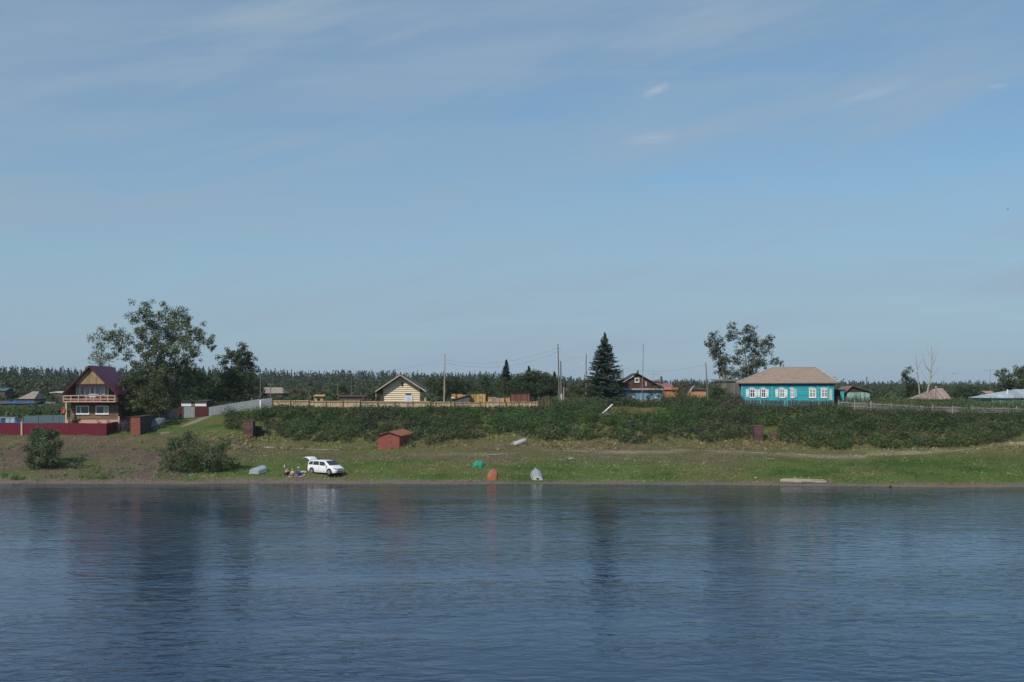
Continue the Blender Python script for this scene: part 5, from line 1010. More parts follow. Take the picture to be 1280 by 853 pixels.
def antenna(label, u, vb, vt, Y, w=.9, par='antenna'):
    b = P(u, vb, Y); t = thing(par, label, 'antenna', b); m = MB(); m.tube([b, (b[0], Y, wz(vt, Y))], .03, 6); m.build('mast', STEEL, t); m = MB(); z = wz(vt, Y)-.1; m.bar((b[0]-w, Y, z), (b[0]+w, Y, z), .03)
    for k in range(5): x = b[0]-w+w*2*k/4; m.bar((x, Y-.4, z), (x, Y+.4, z), .02); m.bar((x, Y, z-.25), (x, Y, z+.25), .02)
    m.build('aerial', STEEL, t)
antenna('television aerial on a thin mast behind the purple roof', 817.3, 490, 467, 195); antenna('television aerial standing behind the garden at the right', 1237.8, 495, 462.5, 210)
WIRE = mat('black_wire', (.04, .04, .045), (.03, .03, .03), 3, rough=.6)
def wire(a, b, sag, label, n=14, r=.008):
    a = Vector(a); b = Vector(b); m = MB(); m.tube([a.lerp(b, k/n)-Vector((0, 0, sag*4*(k/n)*(1-k/n))) for k in range(n+1)], r, 4, False); tag(m.build('power_line', WIRE, loc=a), label, 'wire')
V3 = lambda p, dz: (p[0], p[1], p[2]+dz)
wire(V3(p1, -.8), V3(p2, -.5), 1.2, 'upper wire from the pale pole to the double pole'); wire(V3(p1, -1.2), V3(p2, -1.1), 1.3, 'lower wire from the pale pole to the double pole')
wire(V3(p2, -.5), V3(p3, -.3), .8, 'upper wire from the double pole to the lamp pole'); wire(V3(p2, -1.1), V3(p3, -.9), 1.0, 'lower wire from the double pole to the lamp pole')
wire(V3(p3, -.4), V3(p6, -.3), 1.6, 'long wire from the lamp pole to the leaning pole'); wire(V3(p1, -.8), (wx(340, 180), 180, wz(464, 180)), 1.2, 'long wire running left from the pale pole')
# ------------------------------------------------------------------ brown gabled house with a blue wall
BLUEW = mat('faded_blue_boards', (.17, .31, .40), (.13, .24, .31), 1.2, (2, 1, .6), .8, stripe=('X', .2, 'gap', .01)); BRPL = mat('brown_gable_planks', (.115, .062, .050), (.075, .042, .036), 1.4, (2, 1, .5), .85, stripe=('X', .19, 'gap', .02)); CREAM = mat('cream_trim', (.62, .60, .50), (.50, .48, .40), 4, rough=.7); BEAM = mat('grey_pink_beam', (.42, .36, .32), (.32, .27, .24), 3, rough=.8)
Y = 180.0; g = G(797, Y); bh = thing('gabled_house', 'brown gabled house with a blue wall and ornate cream window frames', 'house', g); X = lambda u: wx(u, Y); Z = lambda v: wz(v, Y)
m = MB(); m.box(X(769), X(828.4), Y+.5, Y+8, g[2]-.5, Z(487.8)); m.build('wall', BLUEW, bh)
m = MB(); m.slab([(X(796.4), Y+.3, Z(468.3)), (X(768), Y+.3, Z(485.6)), (X(826), Y+.3, Z(485.6))], (0, .15, 0)); m.build('gable', BRPL, bh)
m = MB(); m.box(X(765.5), X(829.5), Y+.05, Y+.46, Z(487.7), Z(485.7)); m.build('beam', BEAM, bh)
m = MB(); dr = (0, 0, .1); m.slab([(X(796.4), Y-.1, Z(467)), (X(764.5), Y-.1, Z(486)), (X(764.5), Y+8.5, Z(486)), (X(796.4), Y+8.5, Z(467))], dr); m.slab([(X(796.4), Y-.1, Z(467)), (X(830), Y-.1, Z(486)), (X(830), Y+8.5, Z(486)), (X(796.4), Y+8.5, Z(467))], dr); m.build('roof', mat('dark_brown_sheet', (.075, .045, .042), (.05, .033, .032), 1.5, rough=.7), bh)
window(bh, 793.4, 799.4, 472.3, 478.3, Y, Y+.3, frame=CREAM, fw=.17, name='attic_window')
m = MB(); m.box(X(806.8), X(808.8), Y+.25, Y+.295, Z(482.8), Z(477)); m.build('pink_board', PINK, bh)
for u in (775.5, 788):
    w = window(bh, u-2.9, u+2.9, 494, 499.8, Y, Y+.5, frame=CREAM, fw=.13, cross=.6, mull=1)
    m = MB(); x = X(u); h = .34; m.slab([(X(u-5.3), Y+.42, Z(494.8)), (X(u-4), Y+.42, Z(492.7)), (x, Y+.42, Z(491.8)), (X(u+4), Y+.42, Z(492.7)), (X(u+5.3), Y+.42, Z(494.8)), (X(u+4), Y+.42, Z(493.9)), (X(u-4), Y+.42, Z(493.9))], (0, .07, 0)); m.build('carved_head', CREAM, w)
    for s_ in (-1, 1): m = MB(); m.box(min(X(u+s_*3.2), X(u+s_*4.6)), max(X(u+s_*3.2), X(u+s_*4.6)), Y+.43, Y+.49, Z(500), Z(494.2)); m.build('shutter', CREAM, w)
m = MB(); m.box(X(800)-.12, X(800)+.12, Y+3, Y+3.3, Z(474), Z(462.8)); m.build('chimney_pipe', LOGD, bh)
shed('cottage', 'low cottage roof peeping out behind the left slope of the gabled house', 770, 787, 478, 474.8, 486, 200, 6, mat('tan_slate', (.36, .31, .25), (.26, .22, .18), 1.5, rough=.9), BRWALL, 'gable_x')
t = shed('cottage', 'distant cottage with a purple and red roof right of the gabled house', 822, 842, 485.5, 479.6, 492, 215, 6, mat('purple_roof', (.20, .15, .24), (.26, .10, .09), .6, rough=.7), BRWALL, 'gable_x')
m = MB(); m.box(wx(829, 215)-.16, wx(829, 215)+.16, 217.5, 217.9, wz(484, 215), wz(470.5, 215)); m.build('chimney', LOGD, t)
shed('rusty_shed', 'brick orange shed half hidden behind the rowan bush', 830.5, 848, 487.5, 485, 497, 186, 3, mat('orange_rust', (.46, .20, .10), (.34, .14, .08), 1.2, rough=.8), mat('orange_wall', (.46, .22, .11), (.34, .15, .08), 1.2, rough=.8), 'gable_x')
shed('long_shed', 'long low shed with a dark roof and orange boards left of the leaning pole', 862, 885, 487.6, 486.2, 497, 184, 4, OLDD, mat('orange_boards', (.50, .28, .15), (.38, .2, .11), 1.2, (1, 1, 2), .8), 'mono', slope=.25)
lg = up(861.5, 491.5, 178); m = MB(); m.tube([lg, (wx(865.5, 178), 178.3, wz(485.2, 178)), (wx(869, 178), 178.5, wz(482.6, 178))], [.13, .12, .08], 8); tag(m.build('log', DEADW, loc=lg), 'bare pale log leaning against the dark roofed long shed', 'log')
def simple_log(label, a, b, r, m_=DEADW, r2=None, name='log', cat='log'):
    m = MB(); a = Vector(a); b = Vector(b); m.tube([a, a.lerp(b, .33)+Vector((0, 0, r*.2)), a.lerp(b, .66), b], [r, r*.97, r*.92, r2 or r*.8], 10); return tag(m.build(name, m_, loc=a, smooth=False), label, cat)
simple_log('pinkish log lying in the garden below the blue wall', up(803.5, 501.5, 176.5), up(819, 500.6, 176.8), .18, mat('pink_log', (.46, .32, .26), (.36, .24, .2), 3, rough=.85)); simple_log('second thinner log below the pinkish one in the garden', up(805, 502.8, 176), up(821, 502.6, 176.2), .12, POLEP)
t = thing('barrel', 'white plastic barrel lying in the garden below the blue wall', 'barrel', up(819.5, 498.6, 176.6)); m = MB(); c = up(819.5, 498.6, 176.6); m.tube([(c[0]-.32, c[1], c[2]), (c[0]-.28, c[1], c[2]), (c[0]+.28, c[1], c[2]), (c[0]+.32, c[1], c[2])], [.17, .21, .21, .17], 12); m.build('drum', WHITE, t)
shed('plank_barn', 'tall grey weathered plank barn left of the turquoise house', 895.5, 932, 477, 476, 503, 181.5, 6, OLDW, OLDW, 'mono', slope=.3, over=.2)
# ------------------------------------------------------------------ turquoise house
TEAL = mat('turquoise_boards', (.028, .36, .42), (.024, .28, .34), 1.0, (1, 1, 3), .65, stripe=('Z', .17, 'gap', .012)); TEALP = mat('turquoise_pilaster', (.06, .40, .40), (.05, .32, .33), 2, rough=.65); PBLUE = mat('pale_blue_trim', (.30, .48, .66), (.22, .38, .54), 3, rough=.6); SHUT = mat('white_shutter', (.70, .74, .76), (.55, .60, .63), 4, rough=.6, stripe=('Z', .16, 'gap', .01))
SLATE = mat('weathered_orange_slate', (.37, .245, .17), (.22, .20, .18), 1.4, (1, 1, 1), .9, stripe=('X', .2, 'wave', .02)); RIDGE = mat('grey_ridge_cap', (.45, .43, .40), (.36, .34, .32), 3, rough=.85)
Y = 172.0; X = lambda u: wx(u, Y); Z = lambda v: wz(v, Y); g = G(983, Y); th = thing('turquoise_house', 'long turquoise house with white shutters under a weathered hipped slate roof', 'house', g)
th.rotation_euler.z = R(-12.5)        # its front is square to the river bend
yw2 = Y+.45; m = MB(); m.box(X(927.2), X(1040.6), yw2, yw2+8, g[2]-.5, Z(479.2)); m.build('wall', TEAL, th)
zr = H-(459.6-HY)*(Y+4.4)/F; ze = Z(478.4); xa, xb = wx(957.5, Y+4.4), wx(1011.5, Y+4.4); m = MB(); x0, x1, y0, y1, yc = X(921.4), X(1046), Y-.05, Y+8.9, Y+4.4
vs = [(x0, y0, ze), (x1, y0, ze), (x1, y1, ze), (x0, y1, ze), (xa, yc, zr), (xb, yc, zr)]; m.add(vs+[(p[0], p[1], p[2]-.12) for p in vs[:4]], [(0, 1, 5, 4), (1, 2, 5), (2, 3, 4, 5), (3, 0, 4), (0, 1, 7, 6), (1, 2, 8, 7), (2, 3, 9, 8), (3, 0, 6, 9), (6, 7, 8, 9)]); m.build('roof', SLATE, th)
for a, b in (((x0, y0, ze), (xa, yc, zr)), ((x1, y0, ze), (xb, yc, zr)), ((xa, yc, zr), (xb, yc, zr))): m = MB(); m.bar(Vector(a)+Vector((0, 0, .04)), Vector(b)+Vector((0, 0, .04)), .22, .08); m.build('ridge_cap', RIDGE, th)
m = MB(); m.box(X(926.4), X(1041.4), yw2-.1, yw2-.004, Z(481.2), Z(479.4)); m.build('fascia', mat('dark_teal_board', (.02, .17, .20), (.015, .13, .16), 2, rough=.6), th)
for u in (928.3, 965.9, 1021.5, 1033.8): m = MB(); m.box(X(u)-.14, X(u)+.14, yw2-.07, yw2-.003, g[2]-.3, Z(483)); m.build('pilaster', TEALP, th)
m = MB(); m.box(X(1034.6), X(1038.6), yw2-.05, yw2-.003, Z(500), Z(486.5)); m.build('pale_panel', mat('pale_teal_panel', (.42, .55, .52), (.32, .44, .42), 2, rough=.7), th)
for i, (a, b, gl, sl_, sr) in enumerate(((937.3, 943.8, GLASS, 1, 1), (951.3, 957.2, GLASS, 1, 1), (973.6, 980.3, CURT, 1, 1), (987.2, 992, CURT, 0, 2), (1009.6, 1018.2, CURT, 0, 0), (1023.8, 1032.6, CURT, 0, 0))):
    w = window(th, a, b, 486.6, 497.4, Y+.45, yw2, fw=.11 if i < 4 else .15, mull=1, cross=.62, glass=gl)
    for s_, on in ((-1, sl_), (1, sr)):
        if not on: continue
        e = a if s_ < 0 else b; wd_ = 3.7; ua, ub = (e-wd_-.4, e-.4) if s_ < 0 else (e+.4, e+.4+wd_); m = MB(); m.box(X(ua), X(ub), yw2-.09, yw2-.05, Z(497), Z(486.4)); m.build('shutter', SHUT if on == 1 else PBLUE, w)
    c = (a+b)/2; hw = (b-a)/2+.9; n = 8; poly = [(X(c-hw+2*hw*k/n), yw2-.10, Z(486.0-2.2*math.sin(math.pi*k/n))) for k in range(n+1)]; m = MB(); m.slab(poly, (0, .06, 0)); m.build('arched_head', PBLUE, w)
    m = MB(); m.box(X(a-.7), X(b+.7), yw2-.12, yw2-.075, Z(486.3), Z(485.6)); m.build('cornice', WHITE, w)
t = thing('wall_lamp', 'small white lamp on the turquoise wall', 'lamp', P(1001.6, 486, yw2)); c = P(1001.6, 486, yw2-.1); m = MB(); m.box(c[0]-.1, c[0]+.1, yw2-.16, yw2-.005, c[2]-.05, c[2]+.05); m.build('lamp_case', WHITE, t)
t = shed('shed', 'shed behind the right end of the turquoise house with a raised dark roof', 1028, 1046.5, 474.5, 470, 485, 188, 5, OLDD, OLDD, 'mono', slope=-.5); 
m = MB(); m.slab([(wx(1031, 188), 187.9, wz(469.8, 188)), (wx(1046.8, 188), 187.9, wz(472.6, 188)), (wx(1046.8, 188), 190, wz(472.2, 188)), (wx(1031, 188), 190, wz(469, 188))], (0, 0, .08)); m.build('upper_roof', RIDGE, t)
# green shed group at the right of it
PTEAL = mat('pale_teal_boards', (.30, .47, .43), (.22, .36, .33), 1.2, (2, 1, .6), .8, stripe=('X', .2, 'gap', .01)); BRRF = mat('brown_pink_roof', (.24, .16, .14), (.17, .11, .10), 1.5, rough=.8, stripe=('X', .25, 'gap', .02))
shed('garden_shed', 'pale teal shed with a low brown gable roof right of the turquoise house', 1056.5, 1091, 490.6, 483, 502, 177, 5.5, BRRF, PTEAL, 'gable_y', over=.35, ridge=wx(1065.5, 177), extra=BRPL)
t = thing('outbuilding', 'dark open outbuilding with a turquoise door post right of the turquoise house', 'outbuilding', up(1048, 503, 177.5)); m = MB(); m.box(wx(1041.3, 177.5), wx(1056, 177.5), 178.3, 180.5, wz(505, 177.5), wz(487.8, 177.5)); m.build('wall', LOGD, t)
m = MB(); m.box(wx(1040.8, 177.5), wx(1057, 177.5), 177.3, 180.8, wz(487.7, 177.5), wz(486.9, 177.5)); m.build('roof', OLDD, t); m = MB(); m.box(wx(1050.4, 177.5), wx(1055.2, 177.5), 177.5, 177.7, wz(505, 177.5), wz(488, 177.5)); m.build('door', TEALP, t)
t = thing('barrel', 'orange barrel in the dark opening right of the turquoise house', 'barrel', up(1047.5, 502, 177)); c = up(1047.5, 502, 177); m = MB(); m.tube([c, (c[0], c[1], c[2]+.3), (c[0], c[1], c[2]+.75)], [.22, .24, .22], 12); m.build('drum', mat('orange_drum', (.55, .16, .08), (.42, .12, .07), 3, rough=.6), t)
pole('black chimney pipe behind the pale teal shed', 1083.5, 492, 471, 183, .09, 0, BLACK, name='chimney_pipe')
# far right roofs
PINKS = mat('pinkish_old_slate', (.33, .25, .215), (.24, .19, .17), 1, (1, 1, 1), .9, stripe=('X', .2, 'gap', .02))
shed('cottage', 'cottage with a pinkish grey hipped roof behind the dead trees', 1152.5, 1190, 499.0, 485.3, 504, 182, 7, PINKS, BRWALL, 'hip', over=.3, ridge=(wx(1169.5, 185.5), wx(1178, 185.5)))
METALR = mat('light_metal_roof', (.50, .56, .60), (.40, .46, .50), .7, (1, 1, .3), .45, metal=.2, stripe=('X', .5, 'gap', .03))
t = shed('house', 'house with a broad light metal hipped roof at the right edge', 1239, 1330, 497.3, 486.8, 503, 181, 9, METALR, mat('blue_green_wall', (.12, .28, .30), (.1, .22, .24), 2, rough=.8), 'hip', over=.3, ridge=(wx(1268, 185.5), wx(1302, 185.5)))
c = P(1259.4, 489.5, 183.5); m = MB(); m.tube([(c[0], c[1], c[2]-.3), (c[0], c[1], c[2]+.2)], [.12, .12], 10); m.tube([(c[0], c[1], c[2]+.2), (c[0], c[1], c[2]+.3)], [.2, .05], 10); m.build('roof_vent', WHITE, t)
shed('hut', 'small pinkish roofed hut just left of the metal roof', 1233, 1245.5, 492.6, 489.3, 500, 200, 4, mat('pink_roof', (.42, .24, .2), (.3, .18, .15), 2, rough=.8), PALEW, 'gable_x')
pole('rusty thin post with a small white lamp before the hipped pinkish roof', 1169.9, 505, 484.5, 174, .06, 0, RP, name='lamp_post'); c = P(1171, 484.2, 173.9); 
t = thing('lamp', 'small white lamp on the rusty post before the pinkish roof', 'lamp', c); m = MB(); m.tube([(c[0]-.12, c[1], c[2]-.08), (c[0]-.12, c[1], c[2]+.02), (c[0]-.12, c[1], c[2]+.1)], [.08, .13, .05], 10); m.build('lamp_head', WHITE, t)
pole('thin grey stick post with a reddish base before the pinkish roof', 1158.4, 506, 493, 174, .05, 0, RP, name='stake')
# right fence
PICK = mat('grey_pickets', (.24, .22, .20), (.13, .12, .11), 2, (1, 1, .5), .9); RAILG = mat('grey_rail', (.34, .32, .30), (.24, .22, .21), 2, rough=.9)
fr = [(1048, 1088, 'half hidden grey picket fence below the pale teal shed', .95, .2), (1088.5, 1165, 'long grey picket fence with a dark gap below its rail', .95, .17), (1165.5, 1240, 'grey picket fence with loose rails below the pinkish hipped roof', 1.0, .2), (1240.5, 1330, 'grey picket fence running out of the picture at the right', 1.05, .19)]
for i, (a, b, l, h, gp_) in enumerate(fr):
    va = float(np.interp(a, [1048, 1120, 1165, 1280, 1330], [510.5, 513.5, 517, 519.5, 520.5])); vb = float(np.interp(b, [1048, 1120, 1165, 1280, 1330], [510.5, 513.5, 517, 519.5, 520.5])); fence_run('picket_fence', l, P(a, va, 165.3), P(b, vb, 165.3), h, PICK, post=RAILG, pstep=2.9, ph=h+.15, gapped=gp_, rails=(.3, .82), seed=i+20, thick=.025, pw=.12)
fence_run('picket_fence', 'low dark picket fence along the foot of the turquoise house', P(922, 508.5, 168.5), P(1042, 509.5, 168.5), .95, OLDD, post=OLDW, pstep=3, ph=1.05, gapped=.17, rails=(.3, .85), seed=40)
# ------------------------------------------------------------------ white log on the embankment, driftwood, debris
a = Vector(P(749.5, 520.6, 161.5)); b = Vector(P(765.6, 507.4, 164.0)); t = thing('board', 'white board leaning out of the bushes at the top of the embankment', 'board', a)
a.z = max(a.z, float(gz(a.x, a.y))+.05); m = MB(); m.bar(a, a.lerp(b, .45), .13, .06); m.build('thin_end', WHITE, t); m = MB(); m.bar(a.lerp(b, .45), b+Vector((0, 0, .2)), .20, .09); m.build('wide_end', WHITE, t)
g = hit(761, 521); t = thing('rubbish_heap', 'dark heap of slabs under the white leaning board', 'rubble', g)
for i in range(5): m = MB(); q = Vector((g[0]+random.uniform(-.6, .6), g[1]+random.uniform(-.4, .4), g[2]+.1+.07*i)); m.bar(q+Vector((-.6, 0, 0)), q+Vector((.6, .2, .1)), .5, .06); m.build('slab', STEEL if i % 2 else OLDD, t)
def glog(label, u0, v0, u1, v1, r, m_, **k): a = hit(u0, v0); b = hit(u1, v1); simple_log(label, (a[0], a[1], a[2]+r*.8), (b[0], b[1], b[2]+r*.8), r, m_, **k)
DRIFT = mat('driftwood', (.42, .36, .30), (.26, .22, .19), 2.5, (.4, 1, 1), .9)
glog('thick pale driftwood log at the water, left of two', 975.5, 604, 1003, 604.6, .22, DRIFT); glog('longer thin driftwood log overlapping the thick one at the water', 999, 603.6, 1033, 604.2, .15, DRIFT); glog('flat grey driftwood beam behind the two pale logs', 978, 600.5, 1031, 601.5, .10, DEADW)
glog('grey stick lying in the grass above the green boat', 612, 570, 630, 568.5, .07, DEADW); 
def rocks(name, label, u, v, n, sp, r, m_, cat='stones'):
    g = hit(u, v); t = thing(name, label, cat, g)
    for i in range(n):
        x = g[0]+random.uniform(-sp, sp); y = g[1]+random.uniform(-.4, .4); z = float(gz(x, y)); q = r*random.uniform(.5, 1.2); d = unit(12)*q*(.8+.4*rng.random((12, 1))); d[:, 2] *= .6; import bmesh
        bm = bmesh.new(); [bm.verts.new((x+p[0]-g[0], y+p[1]-g[1], z+p[2]+q*.3-g[2])) for p in d]; bmesh.ops.convex_hull(bm, input=bm.verts); me = bpy.data.meshes.new('stone'); bm.to_mesh(me); bm.free(); me.materials.append(m_); link('stone', me, t)
STONE = mat('pale_stone', (.42, .38, .33), (.26, .23, .2), 4, rough=.9)
rocks('stone_pile', 'small heap of pale stones on the grass right of the grey boat', 714, 573.5, 6, .35, .14, STONE); rocks('stone_pile', 'pair of pale stones on the green bank left of the driftwood', 945.5, 598, 3, .15, .13, STONE)
rocks('stone_pile', 'row of pale stones in the grass above the rust red boat', 628, 568.5, 6, .8, .10, STONE); rocks('dark_stone', 'single dark stone at the waterline right of the driftwood', 1112, 608, 1, .02, .16, OLDD, 'stone')
rocks('stone_pile', 'stones scattered at the foot of the widest willow bush', 240, 593.5, 8, 1.0, .16, STONE); rocks('stone_pile', 'heap of grey stones above the path right of the lone locker', 962, 573.5, 6, .6, .13, STONE)
rocks('stone_pile', 'pale stones on the slope between burgundy fence and widest willow', 208, 550, 3, .3, .16, STONE)
# ------------------------------------------------------------------ white minivan with raised tailgate
VWHITE = mat('white_car_paint', (.80, .80, .80), (.77, .77, .775), 1, rough=.28, spec=.6); ARCH = mat('wheel_arch', (.012, .012, .013), (.02, .02, .02), 4, rough=.9); ALLOY = mat('alloy_rim', (.50, .50, .52), (.36, .36, .38), 9, rough=.35, metal=.7); CARSHADE = mat('interior_shade', (.03, .03, .032), (.05, .05, .05), 4, rough=.8)
g = hit(407.5, 592.6); van = thing('minivan', 'white minivan with its tailgate raised parked on the grass by the water', 'car', g, rz=R(-40))
van.scale = (1.03, 1, .93)
def vs_(x):       # half width, bottom, belt, top, roof half width
    xs = [-2.22, -2.16, -2.0, -1.2, -.2, .45, .62, 1.42, 1.7, 2.05, 2.2, 2.26]
    w = [.74, .80, .84, .86, .86, .86, .86, .85, .83, .76, .66, .50]; b = [.42, .32, .24, .2, .2, .2, .2, .2, .2, .22, .26, .34]
    bl = [1.02, 1.04, 1.04, 1.03, 1.0, .98, .97, .93, .88, .74, .62, .52]; tp = [1.06, 1.50, 1.585, 1.64, 1.66, 1.63, 1.58, 1.08, 1.00, .86, .74, .60]; rw = [.70, .62, .645, .67, .68, .67, .67, .78, .74, .66, .56, .42]
    f = lambda a: float(np.interp(x, xs, a)); return f(w), f(b), f(bl), f(tp), f(rw)
XS = [-2.22, -2.16, -2.0, -1.6, -1.2, -.7, -.2, .2, .45, .62, .9, 1.15, 1.42, 1.55, 1.7, 1.9, 2.05, 2.14, 2.2, 2.26]; st = []
for x in XS:
    w, b, bl, tp, rw = vs_(x); bl = min(bl, tp-.04); st.append((x, [(0, b), (w*.93, b), (w, b+.16), (w*1.0, (b+bl)/2), (w*.985, bl-.06), (w*.955, bl), (rw, tp-.055), (rw-.10, tp-.008), (0, tp)]))
ring_body('body', st, VWHITE, van)
def side_pane(x0, x1, f0=.10, f1=.88, sgn=-1, x0t=None, x1t=None):
    def pt(x, f): w, b, bl, tp, rw = vs_(x); return Vector((x, sgn*((w*.955)*(1-f)+rw*f+.012), bl*(1-f)+(tp-.055)*f))
    q = [pt(x0, f0), pt(x1, f0), pt(x1t if x1t is not None else x1, f1), pt(x0t if x0t is not None else x0, f1)]; m = MB(); m.slab(q, (0, -sgn*.02, 0)); return m
for sgn in (-1, 1):
    for a, b, at, bt in ((-2.02, -1.32, -1.86, -1.32), (-1.24, -.30, -1.24, -.30), (-.20, .92, -.20, .48), (.97, 1.22, .80, .84)):
        side_pane(a, b, sgn=sgn, x0t=at, x1t=bt, f1=.86 if a < .9 else .34).build('side_window', GLASS, van, w=False)
    w_ = .87*sgn
    for x in (-1.40, 1.42): m = MB(); m.tube([(x, sgn*.60, .36), (x, sgn*(.868 if x < 0 else .862), .36)], [.40, .40], 22); m.build('wheel_arch', ARCH, van, w=False)
    for x in (-1.40, 1.42):
        m = MB(); m.tube([(x, sgn*.68, .32), (x, sgn*.86, .32), (x, sgn*.885, .32)], [.33, .33, .30], 22); wh = m.build('wheel', TYRE, van, w=False)
        m = MB(); m.tube([(x, sgn*.88, .32), (x, sgn*.897, .32)], [.225, .225], 18); m.build('rim', ALLOY, wh, w=False)
    m = MB(); m.tube([(1.05, sgn*.84, 1.0), (1.02, sgn*1.0, 1.04)], [.03, .03], 6); m.box(.96, 1.08, min(sgn*.93, sgn*1.12), max(sgn*.93, sgn*1.12), .98, 1.14); m.build('mirror', VWHITE, van, w=False)
    m = MB(); q = [Vector((2.235, sgn*.40, .66)), Vector((2.165, sgn*.66, .70)), Vector((1.88, sgn*.80, .80)), Vector((1.98, sgn*.72, .865)), Vector((2.16, sgn*.42, .76))]; m.slab(q, Vector((.03, sgn*.03, .012))); m.build('headlight', CHROME, van, w=False)
    m = MB(); m.box(-2.25, -2.12, min(sgn*.70, sgn*.83), max(sgn*.70, sgn*.83), .82, 1.18); m.build('tail_light', mat('red_lens', (.35, .02, .02), (.3, .02, .02), 3, rough=.3), van, w=False)
    for x in (-.25, -1.27, .98): m = MB(); m.box(x-.006, x+.006, min(sgn*.858, sgn*.866), max(sgn*.858, sgn*.866), .34, .94); m.build('door_seam', BLACK, van, w=False)
    for x in (-.12, -1.1): m = MB(); m.box(x, x+.18, min(sgn*.862, sgn*.885), max(sgn*.862, sgn*.885), .84, .88); m.build('door_handle', VWHITE, van, w=False)
w0, b0, l0, t0, r0 = vs_(.60); w1, b1, l1, t1, r1 = vs_(1.40); m = MB(); m.slab([(.66, -.60, 1.575), (.66, .60, 1.575), (1.37, .74, 1.14), (1.37, -.74, 1.14)], (.03, 0, .03)); m.build('windscreen', GLASS, van, w=False)
m = MB(); m.slab([(2.20, -.36, .72), (2.20, .36, .72), (2.265, .36, .60), (2.265, -.36, .60)], (.03, 0, .01)); m.build('grille', BLACK, van, w=False)
m = MB(); m.box(2.27, 2.30, -.42, .42, .36, .46); m.build('air_intake', BLACK, van, w=False); m = MB(); m.box(2.285, 2.305, -.26, .26, .47, .57); m.build('number_plate', WHITE, van, w=False)
m = MB(); m.slab([(-2.235, -.62, .68), (-2.235, .62, .68), (-2.19, .58, 1.40), (-2.19, -.58, 1.40)], (-.012, 0, 0)); m.build('opening_shade_panel', CARSHADE, van, w=False)  # flat dark panel: shade inside the open rear put into its colour
def gatep(x, z): return (x, z)
prof_ = [(-2.0, 1.62), (-2.22, 1.82), (-2.50, 1.95), (-2.80, 1.97), (-3.02, 1.90), (-3.10, 1.78)]; m = MB(); vs = []; fs = []
for x, z in prof_:
    for y in (-.64, -.5, .5, .64): vs.append((x, y, z-(.05 if abs(y) > .6 else 0)))
for i in range(5):
    for k in range(3): fs.append((i*4+k, i*4+k+1, i*4+k+5, i*4+k+4))
m.add(vs, fs); tg = m.build('tailgate', VWHITE, van, w=False, smooth=True); sm_ = tg.modifiers.new('t', 'SOLIDIFY'); sm_.thickness = .05
m = MB(); m.slab([(-2.28, -.5, 1.80), (-2.28, .5, 1.80), (-2.62, .5, 1.905), (-2.62, -.5, 1.905)], (0, 0, -.03)); m.build('rear_window', GLASS, tg, w=False)
m = MB(); m.tube([(-2.12, -.62, 1.40), (-2.42, -.62, 1.84)], .018, 6); m.build('gas_strut', BLACK, van, w=False); m = MB(); m.tube([(-2.12, .62, 1.40), (-2.42, .62, 1.84)], .018, 6); m.build('gas_strut', BLACK, van, w=False)
